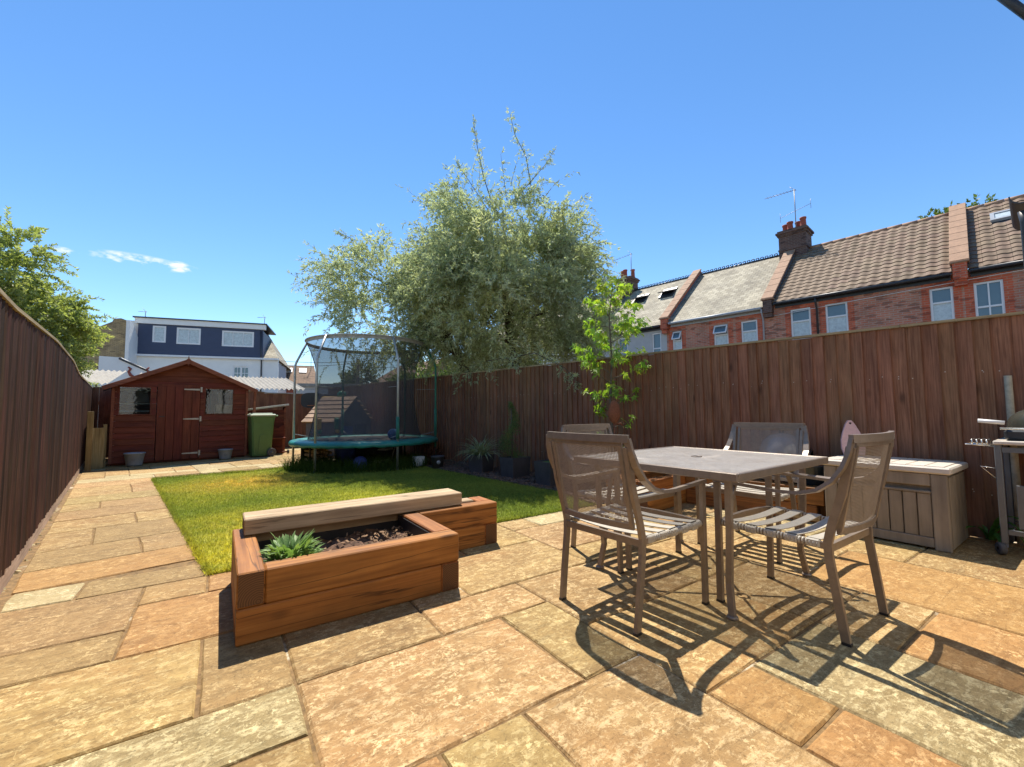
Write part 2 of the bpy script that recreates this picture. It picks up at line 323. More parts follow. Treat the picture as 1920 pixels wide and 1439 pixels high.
MAT['toy_yellow'] = plain('yellow toy plastic', (0.62, 0.36, 0.02), 0.4, 0, 0.12, 6)
MAT['toy_green'] = plain('green toy plastic', (0.02, 0.20, 0.10), 0.4, 0, 0.15, 6)
MAT['toy_roof'] = wood('brown toy roof', (0.34, 0.22, 0.14), (0.47, 0.32, 0.21), (0.58, 0.42, 0.29), 'X', 0.7, 0.06, 0, 0, 40, 0.2)
MAT['toy_wall'] = plain('grey toy house wall', (0.14, 0.125, 0.12), 0.6, 0, 0.2, 8)
MAT['white_plastic'] = plain('white plastic', (0.72, 0.71, 0.68), 0.4, 0, 0.06, 6)
MAT['log_end'] = plain('cut log end', (0.66, 0.45, 0.28), 0.8, 0, 0.25, 24)
MAT['chip'] = plain('wood chip', (0.24, 0.14, 0.07), 0.85, 0, 0.4, 24)
MAT['anthracite'] = plain('anthracite planter', (0.06, 0.054, 0.058), 0.6, 0, 0.2, 10)
MAT['chair'] = plain('taupe powder coat', (0.245, 0.195, 0.15), 0.38, 0.3, 0.14, 30, bumpy=0.08)
MAT['sling'] = plain('taupe woven sling', (0.30, 0.245, 0.195), 0.7, 0, 0.15, 20)
MAT['strap'] = plain('pale vinyl strap', (0.46, 0.42, 0.35), 0.38, 0, 0.1, 12)
MAT['table_top'] = None
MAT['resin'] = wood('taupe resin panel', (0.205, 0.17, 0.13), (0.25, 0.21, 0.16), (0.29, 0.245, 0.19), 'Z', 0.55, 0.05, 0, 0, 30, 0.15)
MAT['resin_lid'] = plain('pale resin lid', (0.56, 0.50, 0.42), 0.5, 0, 0.08, 8)  # chest lid tone raised to stand in for sun on its top
MAT['bbq'] = plain('grey painted steel', (0.14, 0.15, 0.155), 0.4, 0.3, 0.12, 10)
MAT['bbq_lid'] = plain('dark enamel hood', (0.05, 0.05, 0.04), 0.22, 0.2, 0.2, 6)
MAT['chrome'] = plain('chromed wire', (0.75, 0.73, 0.68), 0.25, 0.9, 0.1, 20)
MAT['pale_pole'] = plain('pale weathered pole', (0.40, 0.33, 0.22), 0.9, 0, 0.3, 16)
MAT['pink'] = plain('pink painted plaque', (0.62, 0.40, 0.40), 0.5, 0, 0.12, 40)
MAT['glaze'] = plain('dark glazed pot', (0.02, 0.028, 0.034), 0.12, 0, 0.3, 4)
MAT['sphere'] = plain('grey enamel dome', (0.30, 0.30, 0.31), 0.14, 0.3, 0.08, 3)
MAT['rust'] = plain('rusted iron', (0.20, 0.075, 0.035), 0.85, 0.1, 0.35, 60, bumpy=0.6)
MAT['upvc'] = plain('white window frame', (0.78, 0.78, 0.77), 0.35, 0, 0.03, 4)
MAT['glass'] = glass_mat('window glass', (0.10, 0.15, 0.17))
MAT['curtain'] = plain('net curtain behind glass', (0.50, 0.56, 0.56), 0.25, 0, 0.22, 9, spec=0.8)
MAT['shed_glass'] = clear_glass('shed window glass')
MAT['brick'] = brick_mat('mixed brown brick', (0.46, 0.21, 0.125), (0.53, 0.17, 0.095), (0.42, 0.32, 0.25), bands=[(-0.42, -0.3, (0.22, 0.055, 0.045)), (-1.35, -1.23, (0.2, 0.05, 0.045)), (-2.0, -1.9, (0.2, 0.05, 0.045))])
MAT['brick_red'] = brick_mat('red quoin brick', (0.58, 0.12, 0.05), (0.50, 0.10, 0.042), (0.44, 0.23, 0.15))
MAT['brick_dark'] = brick_mat('sooty stack brick', (0.10, 0.055, 0.042), (0.14, 0.07, 0.05), (0.16, 0.13, 0.11))
MAT['brick_yellow'] = brick_mat('yellow stock brick', (0.52, 0.37, 0.17), (0.38, 0.28, 0.15), (0.22, 0.17, 0.10), bands=[(0.0, 4.2, (0.15, 0.075, 0.06))])
MAT['patio_door'] = glass_mat('dark patio door glass', (0.03, 0.035, 0.04))
MAT['render_white'] = plain('white render', (0.86, 0.85, 0.80), 0.85, 0, 0.05, 2)
MAT['render_grey'] = plain('grey render', (0.46, 0.46, 0.45), 0.9, 0, 0.08, 3)
MAT['dormer_blue'] = plain('slate blue cladding', (0.045, 0.062, 0.115), 0.6, 0, 0.08, 3)
MAT['tile'] = plain('brown pantile', (0.20, 0.138, 0.092), 0.75, 0, 0.22, 6, spec=0.25)
MAT['tile_far'] = brick_mat('old brown plain tile', (0.32, 0.20, 0.11), (0.20, 0.115, 0.07), (0.10, 0.07, 0.05))
def tile_random(m):
    nt = m.node_tree; bs = nt.nodes["Principled BSDF"]; l = bs.inputs["Base Color"].links[0]
    nt.links.new(rand_value(nt, l.from_socket, 0.16, 0.01), bs.inputs["Base Color"])
tile_random(MAT['tile'])
MAT['lead'] = plain('lead flashing', (0.16, 0.17, 0.19), 0.55, 0.3, 0.3, 10)
MAT['coping'] = plain('terracotta coping', (0.34, 0.20, 0.12), 0.8, 0, 0.2, 5)
MAT['terracotta'] = plain('red chimney pot', (0.30, 0.072, 0.045), 0.75, 0, 0.25, 8)
MAT['gutter'] = plain('black gutter', (0.025, 0.027, 0.032), 0.4, 0, 0.25, 10)
MAT['aerial'] = plain('aerial aluminium', (0.30, 0.31, 0.33), 0.5, 0.5, 0.15, 10)
MAT['corrugated'] = plain('corrugated cement sheet', (0.30, 0.28, 0.24), 0.9, 0, 0.25, 5)
MAT['trunk'] = wood('grey brown bark', (0.05, 0.038, 0.028), (0.10, 0.078, 0.058), (0.15, 0.12, 0.09), 'Z', 0.9, 0.1, 0, 0, 24, 0.9)
MAT['twig'] = plain('thin twig', (0.12, 0.10, 0.07), 0.85, 0, 0.3, 10)
MAT['silver_leaf'] = leaf_mat('silver pear leaf', (0.36, 0.41, 0.27), (0.48, 0.53, 0.34), (0.59, 0.60, 0.36), 0.5, 0.45, scale=0.9, tint=(1.06, 1.12, 0.75))
MAT['robinia_leaf'] = leaf_mat('yellow green leaf', (0.28, 0.33, 0.12), (0.40, 0.45, 0.17), (0.52, 0.53, 0.23), 0.5, 0.5, scale=0.8)
MAT['far_leaf'] = leaf_mat('far tree leaf', (0.07, 0.11, 0.03), (0.11, 0.16, 0.05), (0.16, 0.2, 0.07), 0.45, 0.5, scale=0.8)
MAT['maple_leaf'] = leaf_mat('bright star leaf', (0.16, 0.28, 0.04), (0.26, 0.38, 0.05), (0.42, 0.46, 0.06), 0.55, 0.4, rand=True)
MAT['grass_plant'] = leaf_mat('striped grass leaf', (0.28, 0.31, 0.15), (0.42, 0.44, 0.26), (0.55, 0.54, 0.34), 0.3, 0.5, scale=9)
MAT['conifer'] = leaf_mat('box foliage', (0.07, 0.14, 0.04), (0.12, 0.19, 0.055), (0.22, 0.19, 0.06), 0.3, 0.5, scale=5)
MAT['herb'] = leaf_mat('grey green herb leaf', (0.14, 0.25, 0.07), (0.22, 0.34, 0.11), (0.32, 0.42, 0.18), 0.35, 0.5, scale=9)
MAT['strap_leaf'] = leaf_mat('green strap leaf', (0.06, 0.16, 0.03), (0.10, 0.24, 0.05), (0.17, 0.30, 0.08), 0.3, 0.35, scale=5)
MAT['red_leaf'] = leaf_mat('dark red leaf', (0.07, 0.022, 0.016), (0.12, 0.04, 0.022), (0.14, 0.075, 0.03), 0.35, 0.5, scale=8)
MAT['moss'] = plain('moss', (0.07, 0.12, 0.03), 0.95, 0, 0.4, 30, bumpy=0.8)

def grass_mat(name, long=False):
    m, nt, N, L, bs = new_mat(name); N.remove(bs); out = N["Material Output"]
    geo = N.new("ShaderNodeNewGeometry"); pos = geo.outputs["Position"]
    n = noise_node(nt, pos, 0.9, 5, 0.6); n2 = noise_node(nt, pos, 35, 2, 0.6)
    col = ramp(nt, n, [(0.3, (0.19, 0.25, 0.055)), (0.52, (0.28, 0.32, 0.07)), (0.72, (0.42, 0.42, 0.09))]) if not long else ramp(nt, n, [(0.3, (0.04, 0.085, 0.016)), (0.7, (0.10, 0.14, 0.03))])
    if not long:
        # dry straw coloured patches, some of the yellow painted in for sunlight
        for (x, y, r, c, a) in ((0.35, 3.75, 0.95, (0.72, 0.60, 0.08), 0.95), (0.35, 4.8, 1.0, (0.62, 0.52, 0.09), 0.8), (0.35, 7.6, 1.2, (0.72, 0.50, 0.13), 0.95), (1.5, 5.3, 0.9, (0.62, 0.58, 0.10), 0.8), (-0.2, 6.4, 0.7, (0.55, 0.5, 0.1), 0.6), (1.9, 3.6, 0.7, (0.5, 0.5, 0.1), 0.5)):
            d = N.new("ShaderNodeVectorMath"); d.operation = 'DISTANCE'; L.new(pos, d.inputs[0]); d.inputs[1].default_value = (x, y, 0)
            mr = N.new("ShaderNodeMapRange"); mr.inputs[1].default_value = 0.15 * r; mr.inputs[2].default_value = r; mr.inputs[3].default_value = a; mr.inputs[4].default_value = 0
            L.new(d.outputs["Value"], mr.inputs[0]); nn = noise_node(nt, pos, 5.5, 5, 0.7)
            mm = N.new("ShaderNodeMath"); mm.operation = 'MULTIPLY'; L.new(mr.outputs[0], mm.inputs[0])
            L.new(ramp(nt, nn, [(0.34, (0.25, 0.25, 0.25)), (0.58, (1, 1, 1))]), mm.inputs[1])
            col = mixc(nt, mm.outputs[0], col, c)
    col = mixc(nt, 1.0, col, ramp(nt, n2, [(0.3, (0.6, 0.6, 0.6)), (0.7, (1.35, 1.35, 1.35))]), 'MULTIPLY')
    d = N.new("ShaderNodeBsdfDiffuse"); t = N.new("ShaderNodeBsdfTranslucent"); L.new(col, d.inputs[0]); L.new(mixc(nt, 1.0, col, (1.2, 1.25, 0.6), 'MULTIPLY'), t.inputs[0])
    mx = N.new("ShaderNodeMixShader"); mx.inputs[0].default_value = 0.4; L.new(d.outputs[0], mx.inputs[1]); L.new(t.outputs[0], mx.inputs[2]); L.new(mx.outputs[0], out.inputs[0])
    return m
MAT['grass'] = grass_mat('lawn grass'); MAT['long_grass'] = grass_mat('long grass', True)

def table_mat():
    m, nt, N, L, bs = new_mat('mottled perforated table top'); out = N["Material Output"]
    v = obj_vec(nt, (1, 1, 1), rand=False); n = noise_node(nt, v, 7, 9, 0.7, 0.6); n2 = noise_node(nt, v, 45, 4, 0.7)
    col = mixc(nt, 0.35, ramp(nt, n, [(0.3, (0.33, 0.305, 0.275)), (0.5, (0.48, 0.45, 0.41)), (0.7, (0.60, 0.565, 0.52))]), ramp(nt, n2, [(0.3, (0.26, 0.21, 0.18)), (0.7, (0.58, 0.52, 0.45))]))
    L.new(col, bs.inputs["Base Color"]); bs.inputs["Roughness"].default_value = 0.42; bs.inputs["Specular IOR Level"].default_value = 0.5
    bump(nt, bs, n2, 0.15, 0.003)
    # fine punched holes: a third of the sheet is open
    hole = noise_node(nt, v, 420, 2, 0.5); mu = N.new("ShaderNodeMapRange"); L.new(hole, mu.inputs[0]); mu.inputs[1].default_value = 0.4; mu.inputs[2].default_value = 0.6; mu.inputs[3].default_value = 0.3; mu.inputs[4].default_value = 0.55
    t = N.new("ShaderNodeBsdfTransparent"); mx = N.new("ShaderNodeMixShader")
    L.new(mu.outputs[0], mx.inputs[0]); L.new(bs.outputs[0], mx.inputs[1]); L.new(t.outputs[0], mx.inputs[2]); L.new(mx.outputs[0], out.inputs[0])
    return m
MAT['table_top'] = table_mat()
def slate_mat():
    m, nt, N, L, bs = new_mat('weathered slate roof')
    tc = N.new("ShaderNodeTexCoord"); sep = N.new("ShaderNodeSeparateXYZ"); L.new(tc.outputs["Object"], sep.inputs[0])
    cm = N.new("ShaderNodeCombineXYZ"); L.new(sep.outputs[0], cm.inputs[0])
    mu = N.new("ShaderNodeMath"); mu.operation = 'MULTIPLY'; mu.inputs[1].default_value = 1.59; L.new(sep.outputs[2], mu.inputs[0]); L.new(mu.outputs[0], cm.inputs[1])
    bk = N.new("ShaderNodeTexBrick"); L.new(cm.outputs[0], bk.inputs["Vector"]); bk.inputs["Scale"].default_value = 1
    bk.inputs["Brick Width"].default_value = 0.26; bk.inputs["Row Height"].default_value = 0.2; bk.inputs["Mortar Size"].default_value = 0.008
    bk.inputs["Color1"].default_value = (0.27, 0.235, 0.17, 1); bk.inputs["Color2"].default_value = (0.42, 0.375, 0.28, 1); bk.inputs["Mortar"].default_value = (0.09, 0.08, 0.07, 1)
    n = noise_node(nt, cm.outputs[0], 0.9, 7, 0.7)
    L.new(mixc(nt, 1.0, bk.outputs[0], ramp(nt, n, [(0.3, (0.65, 0.65, 0.65)), (0.7, (1.3, 1.3, 1.25))]), 'MULTIPLY'), bs.inputs["Base Color"])
    bs.inputs["Roughness"].default_value = 0.75; bs.inputs["Specular IOR Level"].default_value = 0.2; bump(nt, bs, bk.outputs["Fac"], -0.6, 0.015); return m
MAT['slate'] = slate_mat()
def endgrain_mat():
    m, nt, N, L, bs = new_mat('sleeper end grain')
    tc = N.new("ShaderNodeTexCoord"); mp = N.new("ShaderNodeMapping"); mp.inputs["Location"].default_value = (0, 0.03, 0.06); L.new(tc.outputs["Object"], mp.inputs[0])
    w = N.new("ShaderNodeTexWave"); w.wave_type = 'RINGS'; w.rings_direction = 'X'; w.inputs["Scale"].default_value = 32; w.inputs["Distortion"].default_value = 2.5; w.inputs["Detail"].default_value = 3
    L.new(mp.outputs[0], w.inputs["Vector"])
    L.new(ramp(nt, w.outputs[0], [(0.2, (0.085, 0.034, 0.01)), (0.8, (0.15, 0.066, 0.022))]), bs.inputs["Base Color"]); bs.inputs["Roughness"].default_value = 0.75
    return m
MAT['end_grain'] = endgrain_mat()
# ------------------------------------------------------------------ helpers
COL = scene.collection
def rotz(a): return Matrix.Rotation(a, 3, 'Z')
class MB:
    """collects shapes, links them as one mesh object"""
    def __init__(s): s.v, s.f, s.mi, s.cur, s.sm = [], [], [], 0, []
    def mat(s, i): s.cur = i; return s
    def add(s, verts, faces, smooth=False):
        b = len(s.v); s.v += [tuple(v) for v in verts]
        for f in faces: s.f.append(tuple(b + i for i in f)); s.mi.append(s.cur); s.sm.append(smooth)
        return s
    def box(s, c, d, R=None, ch=0.0):
        """box at centre c with full dimensions d; ch chamfers every edge"""
        hx, hy, hz = d[0] / 2, d[1] / 2, d[2] / 2
        if ch <= 0:
            vs = [Vector((x * hx, y * hy, z * hz)) for x in (-1, 1) for y in (-1, 1) for z in (-1, 1)]
            fs = [(0, 1, 3, 2), (4, 6, 7, 5), (0, 4, 5, 1), (2, 3, 7, 6), (0, 2, 6, 4), (1, 5, 7, 3)]
        else:
            ch = min(ch, hx * .9, hy * .9, hz * .9); bm = bmesh.new()
            bmesh.ops.create_cube(bm, size=1.0)
            for v in bm.verts: v.co = Vector((v.co.x * 2 * hx, v.co.y * 2 * hy, v.co.z * 2 * hz))
            bmesh.ops.bevel(bm, geom=list(bm.edges), offset=ch, segments=1, affect='EDGES', clamp_overlap=True)
            bm.verts.index_update(); vs = [v.co.copy() for v in bm.verts]; fs = [tuple(v.index for v in f.verts) for f in bm.faces]; bm.free()
        if R is not None: vs = [R @ v for v in vs]
        c = Vector(c); return s.add([v + c for v in vs], fs)
    def tube(s, pts, r, n=8, cap=True, rect=None, up=Vector((0, 0, 1)), smooth=True):
        """tube along pts; r a radius or list of radii; rect=(w,h) gives a rectangular bar (w across, h along up)"""
        pts = [Vector(p) for p in pts]; m = len(pts); rs = r if isinstance(r, (list, tuple)) else [r] * m
        rings = []
        prevx = None
        for i, p in enumerate(pts):
            if i == 0: t = pts[1] - p
            elif i == m - 1: t = p - pts[i - 1]
            else: t = (pts[i + 1] - p).normalized() + (p - pts[i - 1]).normalized()
            t.normalize()
            u = up if prevx is None and abs(t.dot(up)) < 0.95 else (Vector((1, 0, 0)) if prevx is None else None)
            if u is not None: x = t.cross(u).normalized()
            else: x = (prevx - t * prevx.dot(t)).normalized()
            prevx = x; y = x.cross(t).normalized()
            k = 1.0
            if 0 < i < m - 1:
                c_ = max(0.35, (pts[i + 1] - p).normalized().dot(t)); k = min(1.6, 1 / c_)
            if rect:
                w, h = rect[0] / 2, rect[1] / 2; ring = [p + x * a * w + y * b * h for a, b in ((-1, -1), (1, -1), (1, 1), (-1, 1))]
            else:
                ring = [p + (x * math.cos(2 * PI * j / n) + y * math.sin(2 * PI * j / n)) * rs[i] for j in range(n)]
            rings.append(ring)
        q = 4 if rect else n; vs = [v for ring in rings for v in ring]; fs = []
        for i in range(m - 1):
            for j in range(q): fs.append((i * q + j, i * q + (j + 1) % q, (i + 1) * q + (j + 1) % q, (i + 1) * q + j))
        if cap: fs.append(tuple(range(q - 1, -1, -1))); fs.append(tuple((m - 1) * q + j for j in range(q)))
        return s.add(vs, fs, smooth and not rect)
    def lathe(s, prof, n=20, c=(0, 0, 0), R=None, smooth=True, a0=0.0, a1=2 * PI):
        full = abs(a1 - a0 - 2 * PI) < 1e-6; k = n if full else n + 1; vs, fs = [], []
        for (r, z) in prof:
            for j in range(k):
                a = a0 + (a1 - a0) * j / n; v = Vector((r * math.cos(a), r * math.sin(a), z)); vs.append((R @ v if R is not None else v) + Vector(c))
        for i in range(len(prof) - 1):
            for j in range(n if full else n):
                j2 = (j + 1) % k; fs.append((i * k + j, i * k + j2, (i + 1) * k + j2, (i + 1) * k + j))
        return s.add(vs, fs, smooth)
    def prism(s, poly, z0, z1, R=None, c=(0, 0, 0)):
        """polygon in x-y extruded from z0 to z1, then turned by R and moved to c"""
        n = len(poly); vs = [Vector((x, y, z0)) for x, y in poly] + [Vector((x, y, z1)) for x, y in poly]
        fs = [tuple(range(n - 1, -1, -1)), tuple(range(n, 2 * n))] + [(i, (i + 1) % n, n + (i + 1) % n, n + i) for i in range(n)]
        if R is not None: vs = [R @ v for v in vs]
        c = Vector(c); return s.add([v + c for v in vs], fs)
    def ball(s, c, r, nu=16, nv=10, sq=(1, 1, 1)):
        prof = [(max(1e-4, r * math.sin(PI * i / nv)), -r * math.cos(PI * i / nv)) for i in range(nv + 1)]
        b = len(s.v); s.lathe(prof, nu, (0, 0, 0)); 
        for i in range(b, len(s.v)): x, y, z = s.v[i]; s.v[i] = (x * sq[0] + c[0], y * sq[1] + c[1], z * sq[2] + c[2])
        return s
    def mesh(s, name, mats):
        me = bpy.data.meshes.new(name); me.from_pydata(s.v, [], s.f)
        for m in (mats if isinstance(mats, (list, tuple)) else [mats]): me.materials.append(m)
        me.polygons.foreach_set("material_index", s.mi); me.polygons.foreach_set("use_smooth", s.sm); me.update(); return me
    def build(s, name, mats, parent=None, loc=(0, 0, 0), rz=0.0):
        return link(name, s.mesh(name, mats), parent, loc, rz)
def link(name, me, parent=None, loc=(0, 0, 0), rz=0.0, rot=None, scale=None):
    o = bpy.data.objects.new(name, me); COL.objects.link(o); o.location = loc
    o.rotation_euler = rot if rot is not None else (0, 0, rz)
    if scale is not None: o.scale = scale
    if parent is not None: o.parent = parent
    return o
def empty(name, loc=(0, 0, 0), rz=0.0):
    o = bpy.data.objects.new(name, None); COL.objects.link(o); o.location = loc; o.rotation_euler = (0, 0, rz); o.empty_display_size = 0.2; return o
def tag(o, label=None, cat=None, group=None, kind=None):
    if label: o["label"] = label
    if cat: o["category"] = cat
    if group: o["group"] = group
    if kind: o["kind"] = kind
    return o
def np_mesh(name, verts, faces, mat, parent=None, kind=None, loc=(0, 0, 0)):
    """mesh from numpy arrays; faces (n,3) or (n,4)"""
    me = bpy.data.meshes.new(name); nf, k = faces.shape
    me.vertices.add(len(verts)); me.vertices.foreach_set("co", np.ascontiguousarray(verts, dtype=np.float32).ravel())
    me.loops.add(nf * k); me.loops.foreach_set("vertex_index", np.ascontiguousarray(faces, dtype=np.int32).ravel())
    me.polygons.add(nf); me.polygons.foreach_set("loop_start", np.arange(0, nf * k, k, dtype=np.int32)); me.polygons.foreach_set("loop_total", np.full(nf, k, dtype=np.int32))
    me.materials.append(mat); me.update(calc_edges=True); o = link(name, me, parent, loc)
    if kind: o["kind"] = kind
    return o
def copy_tree(o, parent=None):
    c = o.copy(); COL.objects.link(c); c.parent = parent
    for ch in list(o.children): copy_tree(ch, c)
    return c
def clip(poly, p, n):
    """keep the part of a convex polygon where (q-p).n >= 0"""
    out = []; m = len(poly)
    for i in range(m):
        a, b = poly[i], poly[(i + 1) % m]
        da = (a[0] - p[0]) * n[0] + (a[1] - p[1]) * n[1]; db = (b[0] - p[0]) * n[0] + (b[1] - p[1]) * n[1]
        if da >= 0: out.append(a)
        if da * db < 0: t = da / (da - db); out.append((a[0] + (b[0] - a[0]) * t, a[1] + (b[1] - a[1]) * t))
    return out
def inside(P, poly):
    x, y = P[:, 0], P[:, 1]; c = np.zeros(len(P), bool); n = len(poly); j = n - 1
    for i in range(n):
        xi, yi = poly[i]; xj, yj = poly[j]
        c ^= ((yi > y) != (yj > y)) & (x < (xj - xi) * (y - yi) / (yj - yi + 1e-12) + xi); j = i
    return c

# ------------------------------------------------------------------ ground, paving
LAWN = [(-.035, 3.445), (3.42, 3.445), (3.58, 4.25), (3.41, 5.61), (3.29, 6.78), (3.22, 7.6), (3.2, 9.3), (1.9, 9.5), (1.1, 9.12), (.38, 8.9), (.07, 8.93), (-.86, 8.88)]
g = MB(); g.add([(-300, -300, -.09), (300, -300, -.09), (300, 300, -.09), (-300, 300, -.09)], [(0, 1, 2, 3)])
tag(g.build("ground", MAT['earth']), kind='structure')
FV = Vector((-.1475, .989, 0)).normalized(); FW = Vector((FV.y, -FV.x, 0))           # along the fences / across the garden
pb = MB(); pb.add([(-1.2, -2.2, -.008), (5.6, -2.2, -.008), (5.0, 3.43, -.008), (-1.0, 3.43, -.008), (-1.9, 9.4, -.008), (-2.6, 14.4, -.008), (3.0, 15.2, -.008), (3.4, 9.3, -.008), (-.03, 3.43, -.008), (-.9, 9.0, -.008)],
    [(0, 1, 2, 3), (3, 8, 9, 4), (4, 9, 7, 6, 5)])
patio = tag(pb.build("patio", MAT['mortar']), kind='structure')
LEFT_P = (-.955, 3.53); LEFT_N = (FW.x, FW.y)
def slab(poly, tone, parent=patio, gap=.0055, z=0.0):
    cx = sum(p[0] for p in poly) / len(poly); cy = sum(p[1] for p in poly) / len(poly)
    pts = []
    n = len(poly)
    for i in range(n):
        a, b = Vector(poly[i]), Vector(poly[(i + 1) % n]); L = (b - a).length
        if L < .02: continue
        k = max(1, int(L / .13))
        for j in range(k):
            q = a.lerp(b, j / k); pts.append(q)
    c = Vector((cx, cy)); out, inn = [], []
    zt = z + random.uniform(-.0012, .0012)
    for q in pts:
        d = (q - c); l = d.length
        o = q - Vector((math.copysign(min(gap, abs(d.x)), d.x), math.copysign(min(gap, abs(d.y)), d.y))) + Vector((random.uniform(-.0028, .0028), random.uniform(-.0028, .0028)))
        out.append(o - c); inn.append((o - c) * (1 - random.uniform(.006, .011) / max(l, .05)))
    m = len(out)
    vs = [(p.x, p.y, -.03) for p in out] + [(p.x, p.y, zt - .0065) for p in out] + [(p.x, p.y, zt) for p in inn]
    fs = [(i, (i + 1) % m, m + (i + 1) % m, m + i) for i in range(m)] + [(m + i, m + (i + 1) % m, 2 * m + (i + 1) % m, 2 * m + i) for i in range(m)] + [tuple(2 * m + i for i in range(m))]
    b = MB(); b.add(vs, fs); return b.build("paving_slab", MAT['slab_' + tone], parent, (cx, cy, 0))
X0, Y0, U = .27, 1.27, .31
occ = {}
def grid_slab(i0, i1, j0, j1, tone):
    for a in range(int(i0 * 2), int(i1 * 2)):
        for b in range(int(j0 * 2), int(j1 * 2)): occ[(a, b)] = 1
    poly = [(X0 + U * i0, Y0 + U * j0), (X0 + U * i1, Y0 + U * j0), (X0 + U * i1, Y0 + U * j1), (X0 + U * i0, Y0 + U * j1)]
    poly = clip(poly, LEFT_P, LEFT_N); poly = clip(poly, (5.04, .76), (-.99, -.14))
    if len(poly) >= 3: slab(poly, tone)
for s in [(0, 3, 0, 2, 'peach'), (3, 4, 0, 2, 'olive'), (2, 4, -3, 0, 'peach'), (1, 2, -2, 0, 'olive'), (0, 1, -2, 0, 'orange'), (-3, 0, 1, 2, 'grey'), (-2, 0, -1, 1, 'gold'), (-4, -1, 2, 4, 'gold'),
          (-1, 0, 2, 4, 'brown'), (0, 2, 2, 4, 'gold'), (2, 4, 2, 3, 'peach'), (-4, -2, 5, 7, 'brown'), (-4, -2, 4, 5, 'brown'), (-2, 1, 4, 6, 'orange'), (-2, -1, 6, 7, 'brown'), (-1, 1, 6, 7, 'orange'),
          (-4, -3, 7, 8, 'pale'), (-3, -1, 7, 8, 'brown'), (3, 6, 3, 5, 'gold'), (4, 6, 5, 7, 'gold'), (6, 7, 6, 7, 'peach'), (7, 9, 6, 7, 'pale'), (6, 9, 4, 6, 'peach'), (4, 7, 1, 3, 'peach'), (4, 7, -1, 1, 'gold'),
          (7, 9, 1, 3, 'gold'), (7, 9, -1, 1, 'peach'), (6, 9, 3, 4, 'gold'), (4, 5, -2, -1, 'orange'), (5, 7, -5, -1, 'grey'), (4, 5, -5, -2, 'orange'), (7, 9, -2, -1, 'peach'), (7, 9, -4, -2, 'orange'), (9, 11.5, -3, 0, 'orange'),
          (11.5, 13, -1, 1, 'gold'), (11.5, 15, -3, -1, 'gold'), (9, 12, 0, 2, 'peach'), (9, 11, 2, 4, 'gold'), (9, 11.5, -6, -3, 'orange'), (0, 2, 4, 7, 'brown')]: grid_slab(*s)
tones = ['gold', 'peach', 'orange', 'brown', 'gold', 'olive', 'peach', 'grey']
rr = random.Random(5)
for b in range(-14, 14):
    for a in range(-8, 31):
        if (a, b) in occ: continue
        if X0 + U * a / 2 > 5.05 - .14 * (Y0 + U * b / 2 - .76): continue
        for (w, h) in rr.sample([(3, 2), (2, 2), (2, 3), (2, 1), (1, 2)], 5) + [(1, 1), (1, .5), (.5, 1), (.5, .5)]:
            cells = [(a + x, b + y) for x in range(int(w * 2)) for y in range(int(h * 2))]
            if all(c not in occ and c[1] < 14 for c in cells): break
        grid_slab(a / 2, a / 2 + w, b / 2, b / 2 + h, rr.choice(tones))
# the garden path and the paving by the shed run with the fence
def path_slab(t0, t1, w0, w1, tone, lim=True):
    o = Vector((LEFT_P[0], LEFT_P[1], 0)); P = lambda t, w: tuple((o + FV * t + FW * w)[:2])
    poly = [P(t0, w0), P(t0, w1), P(t1, w1), P(t1, w0)]
    c = np.array([[sum(p[0] for p in poly) / 4, sum(p[1] for p in poly) / 4]])
    if inside(c, LAWN)[0] and lim: return
    poly = clip(poly, (0, 3.76), (-.0, 1)); 
    if lim is not None and t0 < 5.3: poly = clip(poly, (-.03, 3.44), (-FW.x, -FW.y + .005))
    if len(poly) >= 3: slab(poly, tone, z=.0)
for (t0, t1, js, tn) in [(.22, .68, (), ('orange',)), (.68, 1.22, (.6,), ('brown', 'brown')), (1.22, 1.9, (.31,), ('gold', 'brown')), (1.9, 2.48, (.6,), ('gold', 'gold')), (2.48, 3.02, (), ('brown',)), (3.02, 3.51, (.317,), ('gold', 'brown')),
                         (3.51, 4.06, (), ('olive',)), (4.06, 4.98, (.61,), ('gold', 'peach')), (4.98, 5.58, (), ('peach',))]:
    e = [0] + list(js) + [.93]
    for k in range(len(e) - 1): path_slab(t0, t1, e[k], e[k + 1], tn[k], None if t0 > 99 else False)
t = 5.58; rr = random.Random(9)
while t < 11.2:
    h = rr.choice([.31, .62, .62, .46]); w = 0
    while w < 5.0:
        l = rr.choice([.31, .62, .92, .62]); path_slab(t, t + h, w, w + l, rr.choice(['gold', 'peach', 'pale', 'gold', 'olive', 'pale'])); w += l
    t += h
gs_ = MB()
for k in range(260):
    t = random.uniform(-4, 7); w = random.uniform(-.09, -.015); p = Vector((LEFT_P[0], LEFT_P[1], 0)) + FV * t + FW * w
    r = random.uniform(.008, .02); gs_.box((p.x, p.y, -.02 + r * .3), (r * 2, r * 1.6, r), Euler((random.random(), random.random(), random.random() * 6)).to_matrix())
tag(gs_.build("gravel", MAT['slab_pale']), "strip of loose pebbles between left fence and path", kind='stuff')

